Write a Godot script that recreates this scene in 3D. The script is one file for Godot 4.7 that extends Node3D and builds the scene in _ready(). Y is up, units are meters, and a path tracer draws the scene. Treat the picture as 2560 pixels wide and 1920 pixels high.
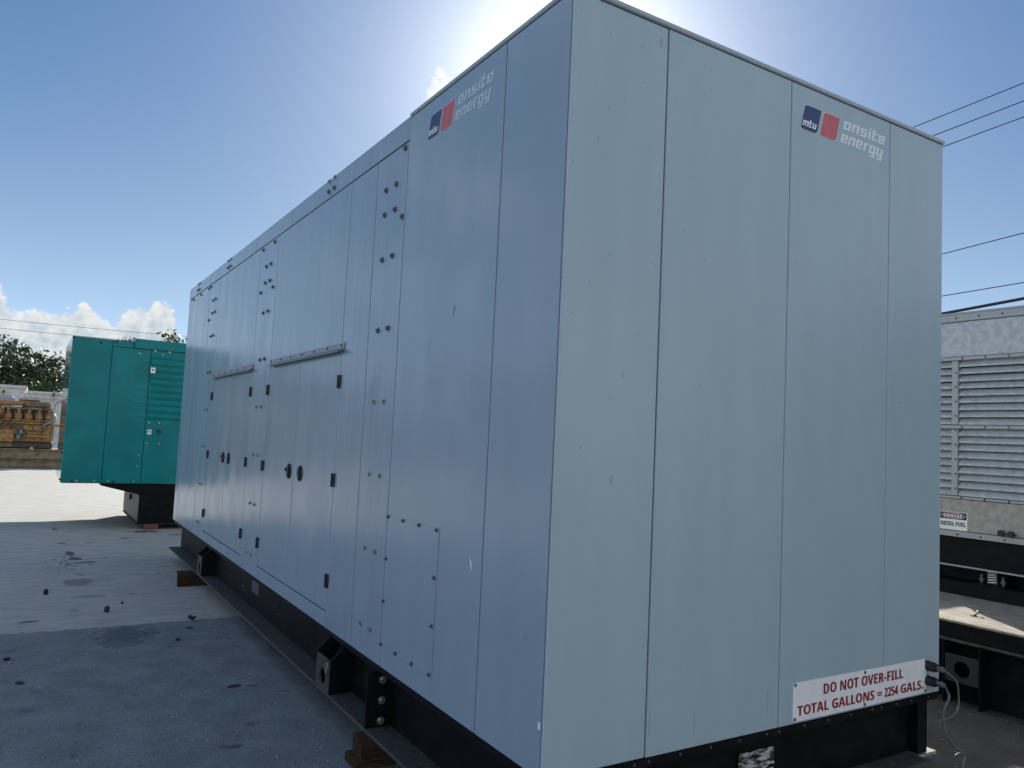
extends Node3D

# ---------------------------------------------------------------- mesh helper
class Geo:
	var v := PackedVector3Array()
	var n := PackedVector3Array()
	var uv := PackedVector2Array()
	var uv2 := PackedVector2Array()
	var map := ""          # how uv is laid out: "", "left", "front"
	func _uv(p: Vector3) -> Vector2:
		if map == "left":
			return Vector2((-2.405 - p.z) / 8.6, 1.0 - (p.y - 0.495) / 3.05)
		if map == "front":
			return Vector2((p.x - 1.685) / 2.6, 1.0 - (p.y - 0.495) / 3.05)
		return Vector2(p.x + p.z, p.y)
	func tri(a: Vector3, b: Vector3, c: Vector3, out: Vector3, na = null, nb = null, nc = null) -> void:
		var g := (c - a).cross(b - a)
		if g.length_squared() < 1e-16:
			return
		if g.dot(out) < 0.0:
			var t := b
			b = c
			c = t
			var tn = nb
			nb = nc
			nc = tn
			g = -g
		g = g.normalized()
		v.append_array(PackedVector3Array([a, b, c]))
		if na == null:
			n.append_array(PackedVector3Array([g, g, g]))
		else:
			n.append_array(PackedVector3Array([na, nb, nc]))
		uv.append_array(PackedVector2Array([_uv(a), _uv(b), _uv(c)]))
	func quad(a: Vector3, b: Vector3, c: Vector3, d: Vector3, out: Vector3) -> void:
		tri(a, b, c, out)
		tri(a, c, d, out)
	# chamfered box from corner lo to corner hi
	func box(lo: Vector3, hi: Vector3, b := 0.0) -> void:
		obox(Transform3D(Basis(), (lo + hi) * 0.5), hi - lo, b)
	func obox(t: Transform3D, size: Vector3, b := 0.0) -> void:
		var h := size * 0.5
		b = minf(b, minf(h.x, minf(h.y, h.z)) * 0.9)
		var P := func(ax: int, s: Vector3) -> Vector3:
			var q := Vector3(s.x * (h.x - b), s.y * (h.y - b), s.z * (h.z - b))
			q[ax] = s[ax] * h[ax]
			return t * q
		for ax in 3:
			var u := (ax + 1) % 3
			var w := (ax + 2) % 3
			for s in [-1.0, 1.0]:
				var k := []
				for c in [[-1, -1], [1, -1], [1, 1], [-1, 1]]:
					var sv := Vector3()
					sv[ax] = s
					sv[u] = c[0]
					sv[w] = c[1]
					k.append(P.call(ax, sv))
				var o := Vector3()
				o[ax] = s
				quad(k[0], k[1], k[2], k[3], t.basis * o)
		if b > 0.0:
			for ax in 3:
				var u := (ax + 1) % 3
				var w := (ax + 2) % 3
				for su in [-1.0, 1.0]:
					for sw in [-1.0, 1.0]:
						var s0 := Vector3()
						s0[u] = su
						s0[w] = sw
						var s1 := s0
						s0[ax] = -1
						s1[ax] = 1
						var o := Vector3()
						o[u] = su
						o[w] = sw
						quad(P.call(u, s0), P.call(u, s1), P.call(w, s1), P.call(w, s0), t.basis * o)
			for sx in [-1.0, 1.0]:
				for sy in [-1.0, 1.0]:
					for sz in [-1.0, 1.0]:
						var s := Vector3(sx, sy, sz)
						tri(P.call(0, s), P.call(1, s), P.call(2, s), t.basis * s)
	func cyl(a: Vector3, b: Vector3, r0: float, r1: float, seg := 12, caps := true, phase := 0.0, smooth := true) -> void:
		var d := (b - a).normalized()
		var u := d.cross(Vector3.UP if absf(d.y) < 0.9 else Vector3.RIGHT).normalized()
		var w := d.cross(u).normalized()
		for i in seg:
			var t0 := TAU * (i + phase) / seg
			var t1 := TAU * (i + 1 + phase) / seg
			var e0 := u * cos(t0) + w * sin(t0)
			var e1 := u * cos(t1) + w * sin(t1)
			if smooth:
				tri(a + e0 * r0, a + e1 * r0, b + e1 * r1, e0 + e1, e0, e1, e1)
				tri(a + e0 * r0, b + e1 * r1, b + e0 * r1, e0 + e1, e0, e1, e0)
			else:
				quad(a + e0 * r0, a + e1 * r0, b + e1 * r1, b + e0 * r1, e0 + e1)
			if caps:
				tri(a, a + e0 * r0, a + e1 * r0, -d)
				tri(b, b + e0 * r1, b + e1 * r1, d)
	func tube(pts: Array, r, seg := 8) -> void:
		var m := pts.size()
		var rings := []
		var u := Vector3.ZERO
		for i in m:
			var d: Vector3 = (pts[mini(i + 1, m - 1)] - pts[maxi(i - 1, 0)]).normalized()
			if u == Vector3.ZERO:
				u = d.cross(Vector3.UP if absf(d.y) < 0.9 else Vector3.RIGHT).normalized()
			u = (u - d * u.dot(d)).normalized()
			var w := d.cross(u)
			var ring := []
			for k in seg:
				ring.append(u * cos(TAU * k / seg) + w * sin(TAU * k / seg))
			rings.append(ring)
		for i in m - 1:
			var ra: float = r[i] if r is Array else r
			var rb: float = r[i + 1] if r is Array else r
			for k in seg:
				var k2 := (k + 1) % seg
				var a: Vector3 = rings[i][k]
				var b: Vector3 = rings[i][k2]
				var c: Vector3 = rings[i + 1][k2]
				var d: Vector3 = rings[i + 1][k]
				tri(pts[i] + a * ra, pts[i] + b * ra, pts[i + 1] + c * rb, a + b, a, b, c)
				tri(pts[i] + a * ra, pts[i + 1] + c * rb, pts[i + 1] + d * rb, a + b, a, c, d)
	# convex polygon (in the plane of axes e,f at origin o) pushed along k
	func prism(poly: Array, o: Vector3, e: Vector3, f: Vector3, k: Vector3) -> void:
		var c := Vector2.ZERO
		for q in poly:
			c += q / poly.size()
		var m := poly.size()
		for i in m:
			var a: Vector3 = o + e * poly[i].x + f * poly[i].y
			var b: Vector3 = o + e * poly[(i + 1) % m].x + f * poly[(i + 1) % m].y
			var cc := o + e * c.x + f * c.y
			tri(cc, a, b, -k)
			tri(cc + k, a + k, b + k, k)
			quad(a, b, b + k, a + k, (a + b) * 0.5 - cc)
	func mesh(m: Material) -> ArrayMesh:
		var arr := []
		arr.resize(Mesh.ARRAY_MAX)
		arr[Mesh.ARRAY_VERTEX] = v
		arr[Mesh.ARRAY_NORMAL] = n
		arr[Mesh.ARRAY_TEX_UV] = uv
		if uv2.size() == v.size():
			arr[Mesh.ARRAY_TEX_UV2] = uv2
		var am := ArrayMesh.new()
		am.add_surface_from_arrays(Mesh.PRIMITIVE_TRIANGLES, arr)
		am.surface_set_material(0, m)
		return am

# ---------------------------------------------------------------- scene helpers
var org := {}
var used := {}
var rng := RandomNumberGenerator.new()
var M := {}

func numbered(s: String) -> String:
	used[s] = used.get(s, -1) + 1
	return s if used[s] == 0 else "%s_%03d" % [s, used[s]]

func thing(called: String, label: String, category: String, at: Vector3, group := "") -> Node3D:
	var o := Node3D.new()
	o.name = numbered(called)
	add_child(o)
	o.position = at
	org[o] = at
	tag(o, label, category, group)
	return o

func tag(o: Node, label: String, category: String, group := "", kind := "") -> void:
	if label: o.set_meta("label", label)
	if category: o.set_meta("category", category)
	if group: o.set_meta("group", group)
	if kind: o.set_meta("kind", kind)

# a part: geometry is given in world coordinates
func part(parent: Node3D, called: String, g: Geo, m: Material, at = null) -> MeshInstance3D:
	var base: Vector3 = org.get(parent, Vector3.ZERO)
	var p: Vector3 = base
	if at != null:
		p = at
	for i in g.v.size():
		g.v[i] -= p
	var o := MeshInstance3D.new()
	o.name = called
	o.mesh = g.mesh(m)
	parent.add_child(o, true)
	o.position = p - base
	org[o] = p
	return o

# a part that shares a mesh
func inst(parent: Node3D, called: String, mesh: Mesh, at: Vector3, basis := Basis()) -> MeshInstance3D:
	var o := MeshInstance3D.new()
	o.name = called
	o.mesh = mesh
	parent.add_child(o, true)
	o.transform = Transform3D(basis, at - org.get(parent, Vector3.ZERO))
	org[o] = at
	return o

func single(called: String, g: Geo, m: Material, at: Vector3, label: String, category: String, group := "", kind := "") -> MeshInstance3D:
	for i in g.v.size():
		g.v[i] -= at
	var o := MeshInstance3D.new()
	o.name = numbered(called)
	o.mesh = g.mesh(m)
	add_child(o)
	o.position = at
	org[o] = at
	tag(o, label, category, group, kind)
	return o

# linear colour values in, material out
func mat(called: String, c: Vector3, rough := 0.6, metal := 0.0, spec := 0.5) -> StandardMaterial3D:
	var m := StandardMaterial3D.new()
	m.resource_name = called
	m.albedo_color = Color(c.x, c.y, c.z).linear_to_srgb()
	m.roughness = rough
	m.metallic = metal
	m.metallic_specular = spec
	M[called] = m
	return m

func fnl(sd: int, freq: float, oct := 4) -> FastNoiseLite:
	var f := FastNoiseLite.new()
	f.seed = sd
	f.noise_type = FastNoiseLite.TYPE_SIMPLEX_SMOOTH
	f.frequency = freq
	f.fractal_octaves = oct
	return f

# noise picture between two grey tones (tint multiplies the albedo); sx, sy stretch it
func noise_tex(sd: int, w: int, h: int, freq: float, lo: float, hi: float, sx := 1, sy := 1, oct := 4, warm := 0.0) -> ImageTexture:
	var im := fnl(sd, freq, oct).get_seamless_image(maxi(8, w / sx), maxi(8, h / sy))
	im.resize(w, h, Image.INTERPOLATE_CUBIC)
	im.convert(Image.FORMAT_L8)
	var d := im.get_data()
	var o := PackedByteArray()
	o.resize(d.size() * 3)
	for i in d.size():
		var t := d[i] / 255.0
		var k := lerpf(lo, hi, t)
		o[i * 3] = clampi(int(255.0 * k * (1.0 + warm * (1.0 - t))), 0, 255)
		o[i * 3 + 1] = clampi(int(255.0 * k), 0, 255)
		o[i * 3 + 2] = clampi(int(255.0 * k * (1.0 - warm * (1.0 - t))), 0, 255)
	return ImageTexture.create_from_image(Image.create_from_data(w, h, false, Image.FORMAT_RGB8, o))

func normal_tex(sd: int, w: int, h: int, freq: float, strength: float, sx := 1, sy := 1, oct := 4) -> ImageTexture:
	var im := fnl(sd, freq, oct).get_seamless_image(maxi(8, w / sx), maxi(8, h / sy))
	im.resize(w, h, Image.INTERPOLATE_CUBIC)
	im.convert(Image.FORMAT_L8)
	im.bump_map_to_normal_map(strength)
	return ImageTexture.create_from_image(im)

func tri_map(m: StandardMaterial3D, scale: Vector3) -> void:
	m.uv1_triplanar = true
	m.uv1_world_triplanar = true
	m.uv1_scale = scale

# ---------------------------------------------------------------- sky
const EXPO := 3.0
const SUN_AZ := 35.0
const SUN_EL := 25.0
# outline of the cloud bank in view: azimuth, elevation (degrees)
const BANK := [-9.0, 5.5, -6.0, 8.6, -4.5, 9.4, -3.2, 9.0, -2.2, 8.17, -1.97, 7.48, -1.71, 6.99, -1.28, 6.48, -0.82, 6.43, -0.49, 6.79, 0.17, 7.03, 0.62, 6.66, 0.98, 6.76, 1.39, 6.95, 1.9, 7.09, 2.15, 7.45, 2.44, 7.54, 2.99, 7.23, 3.47, 6.68, 4.08, 6.42, 4.4, 6.5, 4.82, 7.17, 5.0, 7.47, 5.38, 7.79, 5.67, 7.99, 5.91, 7.57, 6.11, 7.54, 6.4, 7.91, 6.89, 8.25, 7.26, 8.18, 7.54, 7.93, 7.84, 7.39, 8.0, 6.5, 8.4, 5.0, 10.0, 3.0]

var clouds := fnl(14, 0.028, 5)

func sky_color(d: Vector3, sun: Vector3) -> Vector3:
	var el := rad_to_deg(asin(clampf(d.y, -1, 1)))
	var t := exp(-maxf(el, 0.0) / 11.0)
	var c := Vector3(0.006, 0.120, 0.37).lerp(Vector3(0.78, 1.07, 1.33), t)
	var th := rad_to_deg(sun.angle_to(d))
	c += Vector3(1.0, 0.97, 0.92) * (2.6 * exp(-th / 4.0) + 0.80 * exp(-th / 11.0) + 0.055 * exp(-th / 26.0))
	# bright broken cumulus added only outside the view, to raise the ambient light
	if d.y > 0.0:
		var away := smoothstep(46.0, 66.0, rad_to_deg(d.angle_to(Vector3(0.523, 0.071, -0.849))))
		if away > 0.0:
			var q := Vector2(d.x, d.z) / (d.y + 0.22)
			var nz := clouds.get_noise_2d(q.x * 60.0, q.y * 60.0)
			var cov := smoothstep(-0.04, 0.30, nz) * away * smoothstep(0.0, 0.12, d.y)
			c = c.lerp(Vector3(1.18, 1.24, 1.32) * (0.85 + 0.9 * maxf(nz, 0.0)), cov * 0.9)
	return c

func make_sky(sun: Vector3) -> PanoramaSkyMaterial:
	var W := 4096
	var H := 2048
	var sw := 512
	var sh := 256
	var im := Image.create(sw, sh, false, Image.FORMAT_RGBF)
	for y in sh:
		var el := PI * (0.5 - (y + 0.5) / sh)
		for x in sw:
			var az := TAU * (x + 0.5) / sw
			var d := Vector3(sin(az) * cos(el), sin(el), -cos(az) * cos(el))
			if el < 0.0:
				d.y = 0.0
				d = d.normalized()
			var c := sky_color(d, sun) / EXPO
			im.set_pixel(x, y, Color(c.x, c.y, c.z))
	im.resize(W, H, Image.INTERPOLATE_CUBIC)
	# columns at the picture's edge, where the enlarged sky would not join
	for y in H:
		var e := maxf(0.0, PI * (0.5 - (y + 0.5) / H))
		for k in 24:
			var x := k if k < 12 else W - 24 + k
			var a := TAU * (x + 0.5) / W
			var c := sky_color(Vector3(sin(a) * cos(e), sin(e), -cos(a) * cos(e)), sun) / EXPO
			im.set_pixel(x, y, Color(c.x, c.y, c.z))
	var big := fnl(11, 0.30, 5)
	var fine := fnl(12, 0.85, 5)
	var hills := fnl(13, 0.045, 3)
	var tops := PackedFloat32Array()
	tops.resize(W)
	for x in W:
		var az := 360.0 * (x + 0.5) / W
		if az > 180.0: az -= 360.0
		if az > -9.0 and az < 10.0:
			var k := 0
			while k < BANK.size() - 4 and BANK[k + 2] < az:
				k += 2
			tops[x] = lerpf(BANK[k + 1], BANK[k + 3], clampf((az - BANK[k]) / (BANK[k + 2] - BANK[k]), 0, 1))
		else:
			var away := clampf(absf(az - 0.5) / 9.5 - 1.0, 0, 1)
			tops[x] = lerpf(4.0, 3.2 + 6.5 * hills.get_noise_1d(az * 1.0), away)
	var rows := int(H * 0.5 - 13.0 / 180.0 * H)
	for y in range(rows, H / 2 + 2):
		var el := 180.0 * (0.5 - (y + 0.5) / H)
		for x in W:
			var top := tops[x]
			if el > top + 1.2:
				continue
			var az := 360.0 * (x + 0.5) / W
			if az > 180.0: az -= 360.0
			var nb := big.get_noise_2d(az * 2.2, el * 2.6)
			var nf := fine.get_noise_2d(az * 2.6, el * 3.0)
			var depth := top - el + nb * 0.55 + nf * 0.4
			if depth <= 0.0:
				continue
			var cover := smoothstep(0.0, 0.32, depth)
			# puffs: lit rims, grey hearts
			var puff := clampf(0.5 + 1.1 * nb + 0.7 * nf, 0.0, 1.0)
			var rim := exp(-depth / 0.55)
			var lit := clampf(0.30 + 0.55 * rim + 0.5 * (puff - 0.42), 0.0, 1.0)
			var base := smoothstep(0.0, 3.2, el)
			var c := Vector3(0.46, 0.56, 0.64).lerp(Vector3(1.0, 0.98, 0.93), lit) / EXPO
			cover *= 0.35 + 0.6 * base
			var o := im.get_pixel(x, y)
			im.set_pixel(x, y, Color(lerpf(o.r, c.x, cover), lerpf(o.g, c.y, cover), lerpf(o.b, c.z, cover)))
	# the small bright tuft beside the sun
	for q in [[25.1, 25.55, 0.42], [25.45, 25.2, 0.36], [24.75, 25.0, 0.3], [25.0, 24.6, 0.4], [24.6, 24.2, 0.45], [25.4, 24.4, 0.7], [26.2, 24.2, 0.9], [24.9, 23.6, 0.8]]:
		var cx := int(q[0] / 360.0 * W)
		var cy := int((0.5 - q[1] / 180.0) * H)
		for y in range(cy - 14, cy + 15):
			for x in range(cx - 16, cx + 17):
				var az := 360.0 * (x + 0.5) / W
				var el := 180.0 * (0.5 - (y + 0.5) / H)
				var r := Vector2((az - q[0]) * 0.9, el - q[1]).length() + 0.35 * fine.get_noise_2d(az * 5.0, el * 5.0)
				var a := smoothstep(q[2], q[2] * 0.5, r) * 0.55
				if a > 0.0:
					var o := im.get_pixel(x, y)
					im.set_pixel(x, y, o.lerp(Color(1.15 / EXPO, 1.13 / EXPO, 1.1 / EXPO), a))
	var m := PanoramaSkyMaterial.new()
	m.panorama = ImageTexture.create_from_image(im)
	return m

# ---------------------------------------------------------------- materials
func wall_texture(left: bool) -> ImageTexture:
	var w := 2048 if left else 1024
	var h := 1024
	var a := fnl(31 if left else 35, 0.11, 3).get_image(w, 10)
	a.resize(w, h, Image.INTERPOLATE_CUBIC)
	var b := fnl(32 if left else 36, 0.013, 3).get_image(w, h / 8)
	b.resize(w, h, Image.INTERPOLATE_CUBIC)
	a.convert(Image.FORMAT_L8)
	b.convert(Image.FORMAT_L8)
	var da := a.get_data()
	var db := b.get_data()
	var o := PackedByteArray()
	o.resize(w * h * 3)
	var strong := PackedFloat32Array()
	strong.resize(w)
	for x in w:
		var k := 0.006 if left else 0.003
		if left:
			var z := -2.405 - 8.6 * x / w
			for band in [[-3.97, -4.86, 0.028], [-4.9, -6.6, 0.026], [-6.62, -7.2, 0.022], [-7.25, -9.6, 0.022]]:
				if z < band[0] and z > band[1]:
					k = band[2]
		strong[x] = k
	for y in h:
		for x in w:
			var i := y * w + x
			var t := 1.0 - strong[x] * (1.0 - da[i] / 255.0) * 2.0 - 0.03 * (db[i] / 255.0 - 0.5)
			var c := clampi(int(t * 246.0), 0, 255)
			o[i * 3] = c
			o[i * 3 + 1] = c
			o[i * 3 + 2] = c
	var im := Image.create_from_data(w, h, false, Image.FORMAT_RGB8, o)
	# dirt specks and small smears that the photograph shows
	rng.seed = 77 if left else 78
	var px := w / (8.6 if left else 2.6)
	var py := h / 3.05
	for k in (50 if left else 260):
		var x := rng.randf() * w
		var y := rng.randf() * h
		if not left:
			y = pow(rng.randf(), 3.0) * h * 0.6
			if rng.randf() < 0.6:
				x = rng.randf() * 0.32 * w
			elif rng.randf() < 0.5:
				x = (0.8 + 0.19 * rng.randf()) * w
		var r := (0.0012 + 0.0026 * pow(rng.randf(), 3.0))
		var dark := rng.randf_range(0.62, 0.92)
		var tall := rng.randf_range(1.0, 2.2)
		blot(im, x, y, maxf(0.6, r * px), maxf(0.6, r * py * tall), Color(dark, dark, dark * 0.97), 0.8)
	if left:
		# rust-brown bruise, a smear and the scuff beside the corner
		for q in [[-3.295, 2.345, 0.012, 0.022, Color(0.62, 0.58, 0.52), 0.7], [-3.300, 2.32, 0.006, 0.008, Color(0.5, 0.42, 0.36), 0.8], [-3.555, 2.165, 0.010, 0.05, Color(0.82, 0.82, 0.84), 0.4], [-3.54, 2.2, 0.003, 0.04, Color(0.74, 0.74, 0.76), 0.5], [-2.55, 0.98, 0.02, 0.004, Color(0.75, 0.75, 0.75), 0.5]]:
			blot(im, (-2.405 - q[0]) / 8.6 * w, (1.0 - (q[1] - 0.495) / 3.05) * h, q[2] * px, q[3] * py, q[4], q[5])
	else:
		for q in [[2.045, 3.40, 0.006, 0.008], [2.14, 3.435, 0.010, 0.024], [2.03, 3.385, 0.005, 0.009], [2.35, 2.9, 0.006, 0.01], [1.96, 1.6, 0.01, 0.02], [2.9, 0.62, 0.004, 0.06], [2.45, 0.6, 0.004, 0.05], [2.2, 0.64, 0.003, 0.07]]:
			blot(im, (q[0] - 1.685) / 2.6 * w, (1.0 - (q[1] - 0.495) / 3.05) * h, q[2] * px, q[3] * py, Color(0.78, 0.78, 0.8), 0.5)
	return ImageTexture.create_from_image(im)

func blot(im: Image, cx: float, cy: float, rx: float, ry: float, c: Color, a: float, ragged: FastNoiseLite = null) -> void:
	for y in range(maxi(0, int(cy - ry * 1.5)), mini(im.get_height(), int(cy + ry * 1.5) + 2)):
		for x in range(maxi(0, int(cx - rx * 1.5)), mini(im.get_width(), int(cx + rx * 1.5) + 2)):
			var d := Vector2((x + 0.5 - cx) / rx, (y + 0.5 - cy) / ry).length()
			if ragged:
				d += ragged.get_noise_2d(x, y) * 0.55
			var k := smoothstep(1.15, 0.75, d) * a
			if k > 0.0:
				var o := im.get_pixel(x, y)
				if o.a < 1.0:
					im.set_pixel(x, y, Color(c.r, c.g, c.b, maxf(o.a, k)))
				else:
					im.set_pixel(x, y, o.lerp(Color(o.r * c.r, o.g * c.g, o.b * c.b, o.a), k))

func stain_texture() -> ImageTexture:
	# oil spots and damp patches on the paving, x -2..3, z -16..-3
	var w := 1024
	var h := 2048
	var im := Image.create(w, h, false, Image.FORMAT_RGBA8)
	im.fill(Color(0.1, 0.11, 0.12, 0.0))
	var rag := fnl(5, 0.035, 4)
	var oil := Color(0.16, 0.17, 0.18)
	var damp := Color(0.30, 0.32, 0.33)
	var brown := Color(0.26, 0.2, 0.17)
	var put := func(x: float, z: float, rx: float, rz: float, c: Color, a: float) -> void:
		blot(im, (x + 2.0) / 5.0 * w, (z + 16.0) / 13.0 * h, rx / 5.0 * w, rz / 13.0 * h, c, a, rag)
	put.call(0.58, -11.64, 0.05, 0.22, oil, 0.85)
	put.call(0.62, -11.2, 0.08, 0.14, oil, 0.85)
	put.call(0.75, -10.89, 0.10, 0.07, brown, 0.7)
	put.call(0.58, -9.6, 0.16, 0.20, damp, 0.6)
	put.call(0.66, -8.8, 0.16, 0.05, damp, 0.45)
	put.call(0.80, -7.12, 0.24, 0.24, Color(0.25, 0.28, 0.29), 0.62)
	put.call(0.74, -6.88, 0.16, 0.16, Color(0.25, 0.28, 0.29), 0.5)
	put.call(1.72, -13.75, 0.22, 0.16, brown, 0.8)
	put.call(2.1, -13.3, 0.10, 0.09, oil, 0.6)
	put.call(1.35, -13.0, 0.06, 0.08, oil, 0.6)
	put.call(0.47, -14.27, 0.05, 0.12, brown, 0.7)
	put.call(0.52, -12.62, 0.05, 0.09, oil, 0.6)
	put.call(0.85, -12.6, 0.05, 0.05, oil, 0.5)
	put.call(1.30, -5.48, 0.055, 0.035, Color(0.13, 0.14, 0.09), 0.9)
	put.call(1.42, -5.45, 0.04, 0.015, Color(0.13, 0.14, 0.11), 0.7)
	put.call(1.09, -4.46, 0.05, 0.035, oil, 0.6)
	put.call(1.03, -4.48, 0.03, 0.02, oil, 0.5)
	put.call(0.13, -5.5, 0.05, 0.05, damp, 0.5)
	put.call(0.0, -6.9, 0.06, 0.07, damp, 0.5)
	put.call(1.25, -4.75, 0.05, 0.03, damp, 0.5)
	rng.seed = 5
	for i in 60:
		put.call(0.58 + rng.randfn(0, 0.12), -10.9 + rng.randfn(0, 0.55), rng.randf_range(0.006, 0.03), rng.randf_range(0.01, 0.04), oil, 0.7)
	for i in 70:
		put.call(rng.randf_range(-1.2, 2.2), rng.randf_range(-15, -3.5), rng.randf_range(0.01, 0.06), rng.randf_range(0.008, 0.04), damp if i % 3 else oil, rng.randf_range(0.15, 0.5))
	# pale grit
	for i in 160:
		put.call(rng.randf_range(-0.8, 1.9), rng.randf_range(-7.3, -3.3), rng.randf_range(0.004, 0.014), rng.randf_range(0.003, 0.007), Color(0.72, 0.72, 0.7), rng.randf_range(0.2, 0.6))
	# a pale crumbled edge along the joint
	for i in 90:
		var x := rng.randf_range(-1.0, 2.0)
		put.call(x, -7.46 + rng.randfn(0, 0.02), rng.randf_range(0.01, 0.07), rng.randf_range(0.006, 0.02), Color(0.75, 0.75, 0.73), rng.randf_range(0.1, 0.45))
	for x in w:
		im.set_pixel(x, 0, Color(0, 0, 0, 0))
		im.set_pixel(x, h - 1, Color(0, 0, 0, 0))
	for y in h:
		im.set_pixel(0, y, Color(0, 0, 0, 0))
		im.set_pixel(w - 1, y, Color(0, 0, 0, 0))
	return ImageTexture.create_from_image(im)

# sheet metal that is not quite flat: gentle slopes (radians) over a wall of the given width
func buckle_texture(sd: int, width: float, slope: float) -> ImageTexture:
	var w := 256
	var h := 96
	var f := fnl(sd, 1.0, 2)
	var im := Image.create(w, h, false, Image.FORMAT_RGBF)
	var e := 0.02
	for y in h:
		for x in w:
			var p := Vector2(x * width / w * 1.5, y * 3.05 / h * 0.55)
			var k := f.get_noise_2dv(p)
			var dx := (f.get_noise_2dv(p + Vector2(e, 0)) - k) / e * slope
			var dy := (f.get_noise_2dv(p + Vector2(0, e)) - k) / e * slope * 0.5
			im.set_pixel(x, y, Color(0.5 - dx * 0.5, 0.5 - dy * 0.5, 1.0))
	im.resize(1024, 384, Image.INTERPOLATE_CUBIC)
	return ImageTexture.create_from_image(im)

# worn concrete: broad patches, fine speckle, scattered pale and dark grit
func near_texture() -> ImageTexture:
	var w := 1024
	var a := fnl(63, 0.008, 4).get_seamless_image(w, w)
	var b := fnl(65, 0.22, 3).get_seamless_image(w, w)
	var c := fnl(66, 0.05, 4).get_seamless_image(w, w)
	for im in [a, b, c]:
		im.convert(Image.FORMAT_L8)
	var da: PackedByteArray = a.get_data()
	var db: PackedByteArray = b.get_data()
	var dc: PackedByteArray = c.get_data()
	var o := PackedByteArray()
	o.resize(w * w * 3)
	for i in w * w:
		var f := db[i] / 255.0
		var t := 0.62 + 0.16 * (da[i] / 255.0) + 0.10 * (dc[i] / 255.0) + 0.26 * (f - 0.5)
		if f > 0.80: t += (f - 0.80) * 0.9
		if f < 0.2: t -= (0.2 - f) * 0.7
		var k := clampi(int(t * 255.0), 0, 255)
		o[i * 3] = k
		o[i * 3 + 1] = k
		o[i * 3 + 2] = clampi(int(t * 250.0), 0, 255)
	return ImageTexture.create_from_image(Image.create_from_data(w, w, false, Image.FORMAT_RGB8, o))

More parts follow.
